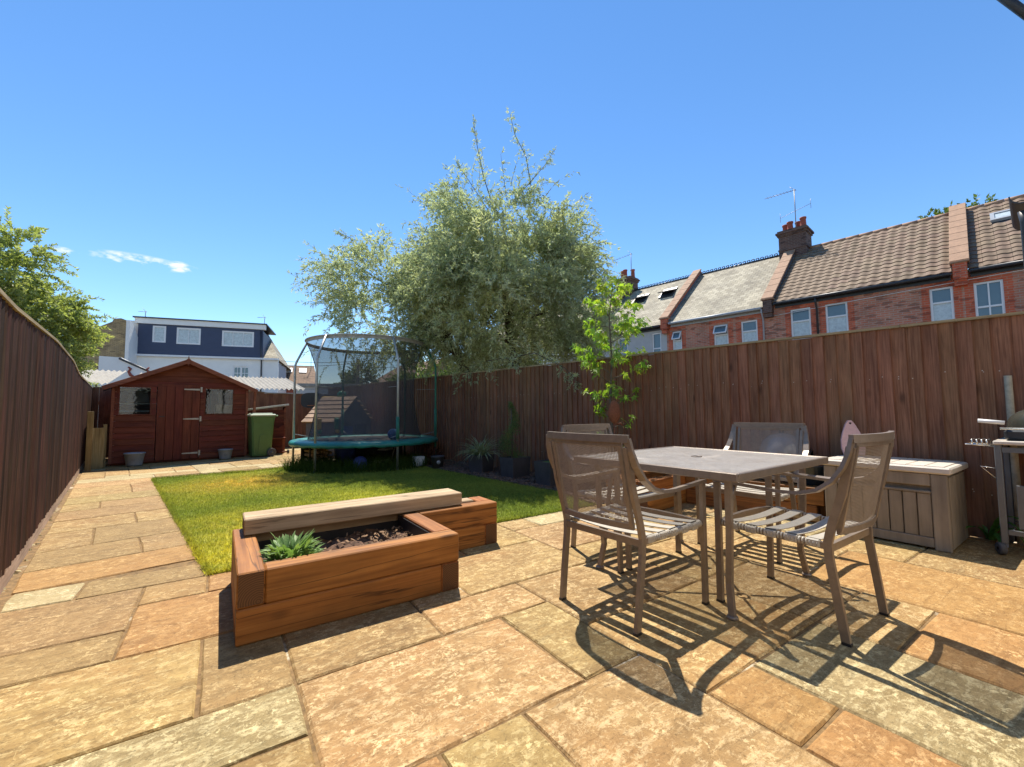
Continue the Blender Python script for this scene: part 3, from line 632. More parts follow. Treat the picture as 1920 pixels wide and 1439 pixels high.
# ------------------------------------------------------------------ lawn
lw = MB(); n_ = len(LAWN); lw.add([(x, y, .004) for x, y in LAWN], [tuple(range(n_))])
tag(lw.build("lawn", MAT['grass']), kind='structure')
def blades(name, P, hmin, hmax, width, mat, lean=.5, label=None):
    n = len(P); a = RNG.uniform(0, 2 * PI, n); h = RNG.uniform(hmin, hmax, n); l = RNG.uniform(.1, lean, n) * h; b = RNG.uniform(0, 2 * PI, n)
    w = width * RNG.uniform(.7, 1.3, n); dx, dy = np.cos(a) * w / 2, np.sin(a) * w / 2; lx, ly = np.cos(b) * l, np.sin(b) * l; z0 = np.full(n, .003)
    v = np.stack([np.stack([P[:, 0] - dx, P[:, 1] - dy, z0], 1), np.stack([P[:, 0] + dx, P[:, 1] + dy, z0], 1),
                  np.stack([P[:, 0] + dx * .7 + lx * .4, P[:, 1] + dy * .7 + ly * .4, h * .6], 1), np.stack([P[:, 0] - dx * .7 + lx * .4, P[:, 1] - dy * .7 + ly * .4, h * .6], 1),
                  np.stack([P[:, 0] + lx, P[:, 1] + ly, h * .93], 1)], 1).reshape(-1, 3)
    i = np.arange(n)[:, None] * 5; f = np.concatenate([i + np.array([[0, 1, 2]]), i + np.array([[0, 2, 3]]), i + np.array([[3, 2, 4]])], 0)
    return tag(np_mesh(name, v, f, mat, kind='stuff'), label)
P = np.stack([RNG.uniform(-.95, 3.65, 260000), RNG.uniform(3.42, 9.55, 260000)], 1)
keep = inside(P, LAWN) & (RNG.uniform(0, 1, len(P)) < np.clip(1.25 - (P[:, 1] - 3.4) * .13, .45, 1))
blades("grass", P[keep], .014, .036, .0042, MAT['grass'], .9, "short mown lawn grass with yellow dry and painted sunlit patches")
# ragged fringe where the lawn meets the paving
E_ = []
for k in range(9000):
    i = random.choice([0, 0, 0, 11, 11, 11, 11, 9, 10, 8]); a, b = LAWN[i], LAWN[(i + 1) % n_]; t = random.random(); E_.append((a[0] + (b[0] - a[0]) * t + random.gauss(0, .012), a[1] + (b[1] - a[1]) * t + random.gauss(0, .012)))
blades("grass", np.array(E_), .02, .055, .0045, MAT['grass'], 1.0, "ragged grass fringe along the lawn edge")
TC = Vector((2.45, 8.85, 0)); TR = 1.34
P = TC.to_2d() ; Q = []
while len(Q) < 5200:
    a = random.uniform(0, 2 * PI); r = TR * random.uniform(.55, 1.12) if random.random() < .8 else TR * random.random()
    x, y = P.x + r * math.cos(a), P.y + r * math.sin(a)
    if y > 9.3 or (y > 8.9 and x > 2): continue
    if x < 3.3: Q.append((x, y))
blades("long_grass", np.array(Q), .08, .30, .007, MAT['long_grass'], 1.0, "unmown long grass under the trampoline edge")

# ------------------------------------------------------------------ bark bed by the right fence
BED = [(3.42, 3.43), (4.62, 3.43), (4.0, 8.3), (3.75, 10.2), (3.2, 10.2), (3.21, 7.6), (3.3, 6.78), (3.42, 5.61), (3.59, 4.25)]
bd = MB(); bd.add([(x, y, -.004 + .012) for x, y in BED], [tuple(range(len(BED)))]); bed = tag(bd.build("flower_bed", MAT['bark']), kind='structure')
ck = MB()
B_ = np.stack([RNG.uniform(3.2, 4.6, 5200), RNG.uniform(3.45, 9.6, 5200)], 1); B_ = B_[inside(B_, BED)]
for (x, y) in B_:
    s = random.uniform(.012, .034); ck.box((x, y, .014 + random.random() * .014), (s * 1.8, s, s * .4), Euler((random.uniform(-.5, .5), random.uniform(-.5, .5), random.random() * 6)).to_matrix())
tag(ck.build("bark_mulch", MAT['bark_chip']), "dark bark chips covering the border by the right fence", kind='stuff')
ed = MB(); pts = [(3.42, 3.44), (3.59, 4.25), (3.42, 5.61), (3.3, 6.78), (3.23, 7.5)]
ed.tube([(x, y, .006) for x, y in pts], .0, rect=(.022, .04)); tag(ed.build("lawn_edging", MAT['earth']), "low brown edging strip between lawn and bark border", "edging")

# ------------------------------------------------------------------ fences
def board_mesh(h, w=.124, seed=0, tilt=.022):
    r = random.Random(seed); b = MB(); z0, z1 = 0 + r.uniform(-.004, .012), h; x0, x1 = -w / 2, w / 2; y = lambda f: f
    # front is -y: thin edge lies back, thick edge stands proud; the foot and head are not quite square
    prof = [(x0, -.004), (x1, -tilt), (x1, .0), (x0, .0)]; k = 6; vs = []
    for i in range(k + 1):
        z = z0 + (z1 - z0) * i / k; bw = r.uniform(-.0018, .0018); bx = r.uniform(-.001, .001)
        vs += [(px + bx, py + bw, z + (r.uniform(-.004, .004) if i == 0 else 0)) for px, py in prof]
    fs = [(3, 2, 1, 0), (4 * k, 4 * k + 1, 4 * k + 2, 4 * k + 3)]
    for i in range(k):
        for j in range(4): fs.append((4 * i + j, 4 * i + (j + 1) % 4, 4 * i + 4 + (j + 1) % 4, 4 * i + 4 + j))
    b.add(vs, fs); return b
def fence(name, A, B, hfun, mat, label, base=0.0, pitch=.1, flip=False, cap=True, gravel=False, gapchance=0.0, capm='capping', tilt=.022, nails=False):
    """A->B along the run; boards face the left-hand side of that walk when flip, else the right"""
    A, B = Vector((A[0], A[1], 0)), Vector((B[0], B[1], 0)); d = (B - A); L = d.length; d.normalize(); rz = math.atan2(d.y, d.x) + (PI if flip else 0)
    root = empty(name, A, rz); tag(root, label, "fence"); sg = -1 if flip else 1
    n = int(L / pitch); cache = {}
    for k in range(n):
        s = (k + .5) * pitch; h = hfun(s); key = (round(h, 2), k % 4)
        if key not in cache: cache[key] = board_mesh(round(h, 2) - base, seed=k, tilt=tilt).mesh("board", mat)
        g = random.uniform(.012, .02) if random.random() < gapchance else 0
        link("board", cache[key], root, (sg * s + random.uniform(-.003, .003), random.uniform(-.002, .002), base + random.uniform(-.006, .006)), rot=(random.uniform(-.002, .002), random.uniform(-.003, .003), random.uniform(-.025, .025)), scale=(1 - g / .124 * 2.2, 1, 1))
    if nails:
        q = MB()
        for k in range(n):
            for zz in (.36, .38, 1.30, 1.32):
                if random.random() < .45: q.box((sg * ((k + .5) * pitch + random.uniform(-.012, .012)), -.0155, zz + random.uniform(-.02, .02)), (.007, .004, .007))
        tag(q.build("nail_heads", MAT['hinge'], root), kind='stuff')
    for zz in (.35, 1.3):
        if zz < hfun(0) - .1: MB().box((sg * L / 2, .03, zz), (L, .045, .07)).build("rail", mat, root)
    if cap:
        m = max(1, int(L / 1.8))
        for k in range(m):
            s0, s1 = L * k / m, L * (k + 1) / m - .004; c = MB(); q = 6
            c.tube([(sg * (s0 + (s1 - s0) * i / q), -.008, hfun(s0 + (s1 - s0) * i / q) + .012) for i in range(q + 1)], 0, rect=(.062, .022)); c.build("capping", MAT[capm], root)
    if gravel:
        m = max(1, int(L / 2.4))
        for k in range(m):
            s0, s1 = L * k / m, L * (k + 1) / m - .006
            MB().box((sg * (s0 + s1) / 2, -.012, .055), (s1 - s0, .024, .17), ch=.003).build("gravel_board", MAT['gravel_board'], root)
    return root
rd = Vector((4.31 - 5.05, 5.99 - .76)).normalized(); RA = Vector((5.05, .76)) - rd * 3.2; RB = Vector((5.05, .76)) + rd * 14.9
fence("right_fence", RA, RB, lambda s: 1.745 + .006 * max(0, s - 3), MAT['fence'], "tall dark brown close board fence along the right of the garden", flip=True, tilt=.026, nails=True)
ld = Vector((-2.02 + 1.15, 10.3 - 4.42)).normalized(); LA = Vector((-1.15, 4.42)) - ld * 6.0; LB = Vector((-1.15, 4.42)) + ld * 9.6
def lh(s):
    y = 4.42 + (s - 6.0) * ld.y
    return 1.645 + .09 * min(1, max(0, (y - 3.6) / 2.2)) * (1 - min(1, max(0, (y - 7.9) / 1.3)))
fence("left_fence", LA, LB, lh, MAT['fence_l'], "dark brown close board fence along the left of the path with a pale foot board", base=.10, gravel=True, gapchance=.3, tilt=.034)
def back(s): return 1.66 if s < 3.55 else 1.60
fence("back_fence", (-2.5, 13.75), (2.95, 14.85), back, MAT['fence'], "dark red brown fence closing the far end behind the shed", pitch=.12)
# ------------------------------------------------------------------ shed
def make_shed():
    W, D, EZ, AZ = 2.39, 1.9, 1.60, 2.16
    r = empty("garden_shed", (-1.83, 11.64, 0), rad(9.3)); tag(r, "red brown timber shed with gable roof, two windows and a door", "shed")
    top = lambda x: AZ - abs(x - W / 2) * (AZ - EZ) / (W / 2)
    def cb(x0, x1, z0, z1):
        if x1 - x0 < .02: return
        b = MB(); k = (AZ - EZ) / (W / 2); poly = [(x0, z0), (x1, z0), (x1, z1 - .004), (x0, z1 - .004)]
        poly = clip(poly, (W / 2, AZ), (k, -1)); poly = clip(poly, (W / 2, AZ), (-k, -1))
        if len(poly) < 3: return
        n = len(poly); vs = [(x, -.002 - .017 * (1 if z == z0 else 0), z) for x, z in poly] + [(x, .006, z) for x, z in poly]
        fs = [tuple(range(n)), tuple(range(2 * n - 1, n - 1, -1))] + [(i, n + i, n + (i + 1) % n, (i + 1) % n) for i in range(n)]
        b.add(vs, fs); b.build("cladding_board", MAT['shed'], r)
    z = .05
    while z < AZ - .01:
        z1 = z + .12
        xl, xr = 0.0, W
        if z > EZ - .02:
            xl, xr = 0.0, W
        if z1 <= 1.70:
            segs = [(xl, .70), (1.46, xr)]
            if 1.0 < z < 1.6: segs = [(xl, .10), (.62, .70), (1.46, 1.53), (2.10, xr)]
        else: segs = [(xl, xr)]
        for a, b_ in segs: cb(a, b_, z, z1)
        z = z1
    q = MB(); q.prism([(.02, EZ + .03), (W - .02, EZ + .03), (W - .02, EZ + .035), (W / 2, AZ + .03), (.02, EZ + .035)], -.028, -.010, Matrix.Rotation(PI / 2, 3, 'X')); q.build('gable_lining', MAT['shed'], r)
    for k in range(5):
        x0 = .708 + k * .149; MB().box((x0 + .0745, -.008, .86), (.143, .018, 1.62), ch=.003).build("door_board", MAT['shed_v'], r)
    for zz in (1.57, .92, .17):
        h = MB(); h.prism([(1.16, -.011), (1.44, -.02), (1.44, .02), (1.16, .011)], 0, .005, Matrix.Rotation(PI / 2, 3, 'X'), (0, -.018, zz)); h.box((1.47, -.021, zz), (.034, .008, .11)); h.build("hinge", MAT['hinge'], r)
    MB().box((.80, -.022, .98), (.09, .012, .02)).build("door_latch", MAT['gutter'], r)
    for x0, x1 in ((.10, .62), (1.53, 2.10)):
        f = MB(); z0, z1 = 1.01, 1.61; t = .022
        for c, d in (((x0 + x1) / 2, z0 + t / 2), ((x0 + x1) / 2, z1 - t / 2)): f.box((c, -.005, d), (x1 - x0, .03, t))
        for c in (x0 + t / 2, x1 - t / 2): f.box((c, -.005, (z0 + z1) / 2), (t, .03, z1 - z0 - 2 * t - .002))
        w = f.build("window", MAT['shed'], r); MB().box(((x0 + x1) / 2, .002, (z0 + z1) / 2), (x1 - x0 - .045, .004, z1 - z0 - .045)).build("pane", MAT['shed_glass'], w)
    # shell: sides, back, floor
    s = MB(); s.box((.012, D / 2 + .02, EZ / 2 + .03), (.02, D - .04, EZ - .06)); s.box((W - .012, D / 2 + .02, EZ / 2 + .03), (.02, D - .04, EZ - .06))
    s.prism([(0.03, .04), (W - .03, .04), (W - .03, EZ), (W / 2, AZ), (.03, EZ)], 0, .02, Matrix.Rotation(PI / 2, 3, 'X'), (0, D, 0)); s.box((W / 2, D / 2, .025), (W - .06, D - .06, .03)); s.build("wall", MAT['shed'], r)
    for sx in (-1, 1):
        L = math.hypot(W / 2 + .13, (AZ - EZ) * (1 + .13 / (W / 2))); a = math.atan2(AZ - EZ, W / 2)
        R = Matrix.Rotation(sx * a, 3, 'Y'); c = Vector((W / 2 + sx * (W / 4 + .065), D / 2 - .06, (AZ + EZ) / 2 + .045 - .065 * math.tan(a)))
        MB().box(c, (L, D + .28, .022), R).build("roof", MAT['felt'], r)
        b = MB(); c2 = Vector((W / 2 + sx * (W / 4 + .075), -.215, (AZ + EZ) / 2 + .012 - .07 * math.tan(a))); b.box(c2, (L + .0, .022, .085), R, ch=.003); b.build("bargeboard", MAT['shed_trim'], r)
    f = MB(); f.prism([(-.045, .02), (0, -.11), (.045, .02), (.012, .05), (0, .13), (-.012, .05)], 0, .02, Matrix.Rotation(PI / 2, 3, 'X'), (W / 2, -.23, AZ + .02)); f.build("finial", MAT['shed_trim'], r)
    MB().box((.02, -.03, .80), (.05, .03, 1.52), ch=.003).build("corner_trim", MAT['shed_trim'], r)
    MB().box((W - .03, -.03, .80), (.05, .03, 1.52), ch=.003).build("corner_trim", MAT['shed_trim'], r)
    return r
SHED = make_shed()
def shed_pt(x, y, z): return tuple(SHED.matrix_basis @ Vector((x, y, z))) if False else tuple(Matrix.Translation((-1.83, 11.64, 0)) @ Matrix.Rotation(rad(9.3), 4, 'Z') @ Vector((x, y, z)))
b = MB(); b.tube([(0, 0, 0), (.03, 0, 1.55)], 0, rect=(.055, .05)); tag(b.build("timber_post", MAT['shed_trim'], None, shed_pt(2.50, -.02, 0), rad(9.3)), "slim reddish post standing at the shed's right corner", "post")
b = MB(); b.box((0, 0, .42), (.06, .06, .84), ch=.004); tag(b.build("timber_post", MAT['raw_timber'], None, shed_pt(-.07, -.06, 0), rad(9.3)), "short pale post against the left corner of the shed", "post")
b = MB(); b.box((0, 0, .545), (.085, .06, 1.09), ch=.004); tag(b.build("timber_post", MAT['raw_timber'], None, (-1.985, 10.9, 0), rad(8)), "tall pale post beside the left fence near the shed", "post")
b = MB(); b.box((0, 0, .39), (.18, .03, .78), ch=.003); tag(b.build("timber_plank", MAT['raw_timber'], None, (-1.93, 11.25, 0), rad(30)), "wide pale plank standing in the gap left of the shed", "plank")
# things seen through the shed windows
t = empty("shelf_unit", shed_pt(.42, .75, .04), rad(9.3)); tag(t, "white shelf unit inside the shed behind the left window", "shelf")
for k, zz in enumerate((.62, 1.06, 1.22, 1.52)): MB().box((0, 0, zz), (.72, .3, .025)).build("shelf", MAT['white_plastic'], t)
for x in (-.35, .35): MB().box((x, 0, .8), (.025, .28, 1.6)).build("upright", MAT['white_plastic'], t)
b = MB(); b.prism([(-.2, 0), (.2, 0), (.16, .2), (.02, .27), (-.14, .17)], -.1, .1, Matrix.Rotation(PI / 2, 3, 'X')); tag(b.build("sack", MAT['toy_wall'], None, shed_pt(.42, .62, 1.285), rad(9.3)), "grey sack on the shelf behind the left shed window", "sack")
b = MB(); b.box((0, 0, .14), (.34, .26, .28), ch=.01); tag(b.build("cardboard_box", MAT['log_end'], None, shed_pt(1.98, .4, .96), rad(4)), "brown cardboard box low in the right shed window", "box")
b = MB(); b.box((0, 0, .46), (.55, .4, .92), ch=.01); tag(b.build("cabinet", MAT['white_plastic'], None, shed_pt(1.75, .6, .04), rad(9.3)), "white cabinet inside the shed behind the right window", "cabinet")
t = empty("rolled_mat", shed_pt(1.95, .72, .99), rad(20)); tag(t, "pale rolled mat leaning in the right shed window", "mat"); b = MB(); b.tube([(-.05, 0, 0), (.02, 0, .28), (-.02, 0, .5), (.12, 0, .62)], .07, 10); b.build("roll", MAT['sling'], t)
b = MB(); b.tube([(0, 0, 0), (.04, 0, 1.7)], .014, 6); tag(b.build("tool_handle", MAT['gutter'], None, shed_pt(1.66, .3, .04), 0), "dark tool handle upright in the right shed window", "tool")

def bucket(loc, label, s=1.0):
    t = empty("bucket", loc); tag(t, label, "bucket", "grey buckets in front of the shed"); b = MB()
    b.lathe([(0.001, .012), (.118, .012), (.12, 0), (.128, .03), (.16, .235), (.172, .24), (.174, .258), (.165, .262), (.157, .25), (.12, .05), (.001, .04)], 24); b.build("body", MAT['bucket'], t)
    e = MB()
    for k in range(9): a = 2 * PI * k / 9; e.box((.02 * math.cos(a), -.143 - .002, .13 + .02 * math.sin(a)), (.008, .006, .008))
    e.build("emblem", MAT['lead'], t); t.scale = (s,) * 3; return t
bucket(shed_pt(.38, -.27, 0), "grey bucket in front of the shed below the left window"); bucket(shed_pt(1.93, -.2, 0), "grey bucket by the shed door's right side", .86)

def make_bin():
    t = empty("wheelie_bin", (.80, 11.95, 0), rad(8)); tag(t, "green wheelie bin with lid painted sunlit pale beside the shed", "bin")
    b = MB(); rings = [(.195, .21, .03), (.2, .215, .10), (.235, .26, .80), (.25, .275, .92), (.262, .288, .93), (.262, .288, .955)]
    vs = []; 
    for hx, hy, z in rings:
        c = .035
        for x, y in ((-hx + c, -hy), (hx - c, -hy), (hx, -hy + c), (hx, hy - c), (hx - c, hy), (-hx + c, hy), (-hx, hy - c), (-hx, -hy + c)): vs.append((x, y, z))
    fs = [tuple(range(7, -1, -1))]
    for i in range(len(rings) - 1):
        for j in range(8): fs.append((i * 8 + j, i * 8 + (j + 1) % 8, i * 8 + 8 + (j + 1) % 8, i * 8 + 8 + j))
    fs.append(tuple(8 * 5 + j for j in range(8))); b.add(vs, fs); b.build("body", MAT['bin'], t)
    p = MB(); tl = math.atan(.05 / .75); p.prism([(-.09, .04), (.09, .04), (.075, .44), (.03, .48), (-.03, .48), (-.075, .44)], -.006, .006, Matrix.Rotation(PI / 2 + tl, 3, 'X'), (0.0, -.222, .05)); p.build("raised_panel", MAT['bin'], t)
    l = MB(); l.box((-.01, 0, .985), (.55, .60, .05), ch=.02); l.box((-.01, 0, 1.02), (.42, .46, .03), ch=.012); l.build("lid", MAT['bin_lid'], t)
    h = MB(); h.tube([(.25, -.22, .95), (.31, -.22, .97), (.31, .22, .97), (.25, .22, .95)], .016, 8); h.build("handle", MAT['bin'], t)
    for sy in (-1, 1):
        w = MB(); R = Matrix.Rotation(PI / 2, 3, 'X'); w.lathe([(.03, -.025), (.075, -.022), (.1, -.02), (.1, .02), (.075, .022), (.03, .025)], 20, (.19, sy * .26, .1), R); wo = w.build("wheel", MAT['rubber'], t)
        q = MB(); q.lathe([(.001, -.03), (.03, -.028), (.03, .028), (.001, .03)], 10, (.19, sy * .26, .1), R); q.build("hub", MAT['lead'], wo)
    return t
make_bin()

def make_store():
    t = empty("storage_shed", (.45, 12.62, 0), rad(-2)); tag(t, "low red timber store with sloping lid painted sunlit pale behind the green bin", "store"); W = .95; D = .72
    zt = lambda x: 1.08 + .13 * x / W
    for k in range(9):
        z0 = .03 + k * .122; z1 = z0 + .118; b = MB(); poly = [(0, z0), (W, z0), (W, min(z1, zt(W))), (0, min(z1, zt(0)))]
        if min(z1, zt(0)) < z0 + .02: poly = [(.5, z0), (W, z0), (W, min(z1, zt(W)))]
        n = len(poly); b.add([(x, -.012 if z == z0 else -.002, z) for x, z in poly] + [(x, .012, z) for x, z in poly], [tuple(range(n)), tuple(range(2 * n - 1, n - 1, -1))] + [(i, n + i, n + (i + 1) % n, (i + 1) % n) for i in range(n)]); b.build("cladding_board", MAT['shed'], t)
    b = MB(); b.box((.012, D / 2, .54), (.024, D - .03, 1.06)); b.box((W - .012, D / 2, .6), (.024, D - .03, 1.18)); b.box((W / 2, D, .54), (W, .02, 1.06)); b.build("wall", MAT['shed'], t)
    MB().box((W - .02, -.02, .58), (.04, .02, 1.14)).build("corner_trim", MAT['shed_trim'], t)
    l = MB(); l.box((W / 2, D / 2 - .05, 1.175), (W + .14, D + .16, .045), Matrix.Rotation(-math.atan(.13 / W), 3, 'Y'), ch=.005); l.build("lid", MAT['pale_lid'], t)
make_store()
t = empty("garden_cart", (1.2, 12.36, 0), rad(3)); tag(t, "brown wooden cart with notched back panel between bin and store", "cart")
b = MB(); b.prism([(-.15, .42), (.15, .42), (.15, .70), (.11, .72), (0, .64), (-.11, .72), (-.15, .70)], -.015, .015, Matrix.Rotation(PI / 2, 3, 'X')); b.build("panel", MAT['shed'], t)
b = MB(); b.box((0, -.08, .40), (.34, .2, .03)); b.build("tray", MAT['shed'], t)
for x in (-.13, .13): MB().box((x, 0, .2), (.035, .035, .4)).build("leg", MAT['shed_trim'], t)
b = MB(); b.tube([(-.05, -.08, .05), (.24, -.08, .05)], .02, 8); b.build("axle", MAT['shed'], t); b = MB(); b.lathe([(.001, -.02), (.05, -.02), (.05, .02), (.001, .02)], 14, (.24, -.08, .055), Matrix.Rotation(PI / 2, 3, 'Y')); b.build("wheel", MAT['rubber'], t)

# ------------------------------------------------------------------ corrugated garage roofs beyond the back fence
def garage(loc, rz, w, d, zf, zb, label):
    t = empty("garage", loc, rz); tag(t, label, "garage", "corrugated garages beyond the back fence"); n = int(w / .0375); b = MB(); vs = []; 
    for j, (y, z) in enumerate(((0, zf), (d, zb))):
        for i in range(n + 1): vs.append((i * w / n, y, z + .035 * math.sin(i * PI / 2.0)))
    b.add(vs, [(i, i + 1, n + 2 + i, n + 1 + i) for i in range(n)], True); b.build("roof", MAT['corrugated'], t)
    MB().box((w / 2, d / 2, zf / 2 - .06), (w - .1, d - .1, zf - .12)).build("wall", MAT['render_grey'], t)
garage((-6.2, 17.0, 0), rad(2), 3.4, 4.0, 1.93, 2.62, "garage with sunlit corrugated roof at the left behind the shed")
garage((-2.2, 16.6, 0), rad(4), 4.7, 3.6, 1.86, 2.5, "garage with corrugated roof right behind the shed and bin store")

# ------------------------------------------------------------------ trampoline
def make_trampoline():
    t = empty("trampoline", (TC.x, TC.y, 0), 0); tag(t, "round trampoline with teal pad, black net and steel poles on the lawn", "trampoline")
    A = [277, 217, 157, 97, 37, 337]
    for a in A:
        ca, sa = math.cos(rad(a)), math.sin(rad(a)); green = a in (97, 337, 37); 
        p = MB(); p.tube([(1.37 * ca, 1.37 * sa, 0), (1.37 * ca, 1.37 * sa, 1.9), (1.365 * ca, 1.365 * sa, 1.98), (1.34 * ca, 1.34 * sa, 2.05), (1.16 * ca, 1.16 * sa, 2.43)], .021, 10); po = p.build("pole", MAT['green_sleeve'] if green else MAT['steel'], t)
        s = MB(); h1 = .95 if a == 277 else (.62 if not green else 1.1); s.tube([(1.37 * ca, 1.37 * sa, .56), (1.37 * ca, 1.37 * sa, h1)], .03, 10)
        if a in (277, 337, 97): s.build("foam_sleeve", MAT['green_sleeve'], po)
    f = MB(); f.tube([(1.33 * math.cos(q), 1.33 * math.sin(q), .46) for q in np.linspace(0, 2 * PI, 49)], .022, 8); f.build("frame_ring", MAT['steel'], t)
    k = 96; vs = []; pr = [(1.04, .505), (1.08, .522), (1.2, .526), (1.33, .522), (1.395, .508), (1.418, .47), (1.405, .425), (1.395, .425)]
    for (r, z) in pr:
        for j in range(k):
            q = 2 * PI * j / k; seg = math.cos(6 * (q - rad(277))); wob = .004 * math.sin(q * 23) + .003 * math.sin(q * 41 + 1); rr_ = r + (wob - .012 * (1 - seg) if r > 1.3 else 0)
            vs.append((rr_ * math.cos(q), rr_ * math.sin(q), z + (.006 * math.sin(q * 31) + .004 * math.sin(q * 17) if z < .5 else .002 * math.sin(q * 29))))
    p = MB(); p.add(vs, [(i * k + j, i * k + (j + 1) % k, (i + 1) * k + (j + 1) % k, (i + 1) * k + j) for i in range(len(pr) - 1) for j in range(k)], True); p.build("pad", MAT['pad'], t)
    m = MB(); m.lathe([(.001, .494), (.6, .496), (1.05, .503)], 48); m.build("jumping_mat", MAT['mat_black'], t)
    # net drawn in at the waist, hung in scallops between the poles
    k = 72; vs = []; rows = [(1.08, .52), (1.02, .75), (.96, 1.05), (.925, 1.35), (.93, 1.65), (.975, 1.95), (1.05, 2.2), (1.145, 2.41)]
    for (r, z) in rows:
        for j in range(k):
            q = 2 * PI * j / k; seg = (1 + math.cos(6 * (q - rad(277)))) / 2; w = math.sin(PI * min(1, max(0, (z - .55) / 1.85))); r2 = r - .05 * w * (1 - seg) + .005 * math.sin(j * 2.7 + z * 7) * w
            vs.append((r2 * math.cos(q), r2 * math.sin(q), z))
    n = MB(); n.add(vs, [(i * k + j, i * k + (j + 1) % k, (i + 1) * k + (j + 1) % k, (i + 1) * k + j) for i in range(len(rows) - 1) for j in range(k)], True); net = n.build("net", MAT['net'], t)
    tr = MB()
    for aa in (164, 171): tr.tube([((r - .002) * math.cos(rad(aa)), (r - .002) * math.sin(rad(aa)), z) for r, z in rows], 0, rect=(.035, .006))
    tr.build("net_door_edge", MAT['black_plastic'], net)
    g_ = MB(); g_.tube([(1.155 * math.cos(q), 1.155 * math.sin(q), 2.425) for q in np.linspace(0, 2 * PI, 61)], .014, 8); g_.build("top_ring", MAT['net_trim'], t)
    bnd = MB(); bnd.lathe([(1.15, 2.42), (1.14, 2.365)], 60); bnd.build("net_band", MAT['net_trim'], net)
    for a in A:
        ca, sa = math.cos(rad(a)), math.sin(rad(a)); w = MB(); w.tube([(1.36 * ca, 1.36 * sa, .62), (1.07 * ca, 1.07 * sa, .56)], .006, 6); w.build("tie_cord", MAT['net_trim'], t); w = MB(); w.tube([(1.36 * ca, 1.36 * sa, 1.5), (.98 * ca, .98 * sa, 1.5)], .004, 6); w.build("tie_cord", MAT['net_trim'], t)
make_trampoline()
b = MB(); b.ball((0, 0, .11), .11, 20, 14); tag(b.build("ball", MAT['blue'], None, (2.72, 8.02, .503)), "bright blue ball resting on the trampoline mat", "ball")
b = MB(); b.ball((0, 0, .125), .125, 20, 14); tag(b.build("ball", MAT['dark_blue'], None, (2.1, 7.98, 0)), "dark blue ball in the long grass below the trampoline", "ball")
t = empty("tub", (2.02, 8.72, 0)); tag(t, "large dark blue tub standing under the trampoline", "tub"); b = MB(); b.lathe([(.001, .01), (.17, 0), (.2, .34), (.215, .36), (.2, .37), (.18, .34), (.155, .03), (.001, .03)], 24); b.build("body", MAT['dark_blue'], t)
def log_crate():
    t = empty("log_crate", (1.60, 9.05, 0), rad(18)); tag(t, "black crate packed with cut logs behind the trampoline leg", "crate")
    f = MB()
    for x in (-.26, .26):
        for y in (-.16, .16): f.box((x, y, .25), (.025, .025, .5))
    f.box((0, 0, .02), (.545, .345, .03)); f.box((0, .17, .25), (.52, .02, .47)); f.box((-.26, 0, .49), (.024, .30, .02)); f.box((.26, 0, .49), (.024, .30, .02)); f.build("frame", MAT['mat_black'], t)
    ps = []; r_ = random.Random(3)
    while len(ps) < 46:
        x, z, q = r_.uniform(-.22, .22), r_.uniform(.06, .46), r_.uniform(.022, .045)
        for _ in range(30):
            if all(math.hypot(x - a, z - c) > (q + d) * .98 for a, c, d in ps): ps.append((x, z, q)); break
            x, z, q = r_.uniform(-.22, .22), r_.uniform(.06, .46), r_.uniform(.018, .042)
        else: break
    for x, z, q in ps:
        b = MB(); pr = [(q * r_.uniform(.75, 1.1) * math.cos(2 * PI * j / 7), q * r_.uniform(.75, 1.1) * math.sin(2 * PI * j / 7)) for j in range(7)]; b.prism(pr, -.15, .18 + r_.uniform(-.02, .02), Matrix.Rotation(PI / 2, 3, 'X'), (x, 0, z)); b.build("log", MAT['log_end'], t)
log_crate()
t = empty("toy_scooter", (2.62, 8.35, 0), rad(25)); tag(t, "grey toy scooter lying in the shade under the trampoline", "scooter")
b = MB(); b.box((0, 0, .09), (.5, .09, .02), Euler((.2, 0, 0)).to_matrix(), ch=.008); b.build("deck", MAT['white_plastic'], t); b = MB(); b.tube([(.24, 0, .1), (.34, .02, .33), (.3, .2, .35)], .012, 8); b.build("handlebar", MAT['steel'], t)
for x in (-.25, .27): q = MB(); q.lathe([(.001, -.012), (.05, -.012), (.05, .012), (.001, .012)], 14, (x, 0, .05), Matrix.Rotation(PI / 2, 3, 'X')); q.build("wheel", MAT['rubber'], t)
b = MB(); b.prism([(-.16, 0), (.0, -.05), (.2, -.02), (.22, .03), (.05, .05), (-.1, .04)], -.012, .012, Euler((.3, 0, .3)).to_matrix()); tag(b.build("toy_glider", MAT['white_plastic'], None, (2.78, 8.75, .28)), "pale toy glider hanging in the dark below the trampoline", "toy")
b = MB(); b.tube([(0, .12, -.01), (0, .0, .16), (0, -.02, .215)], .004, 6); 
b = MB(); b.box((0, 0, .09), (.2, .14, .18), ch=.012); tag(b.build("box", MAT['white_plastic'], None, (3.13, 7.78, .012), rad(12)), "small white box on the ground by the right trampoline leg", "box")
b = MB(); b.box((0, 0, .2), (1.05, .45, .4), ch=.02); tag(b.build("shade_block", MAT['black_plastic'], None, (2.95, 9.75, 0), rad(-15)), "long black block added to darken the shade beneath the trampoline", "shade block")  # black block added to darken the gap under the trampoline
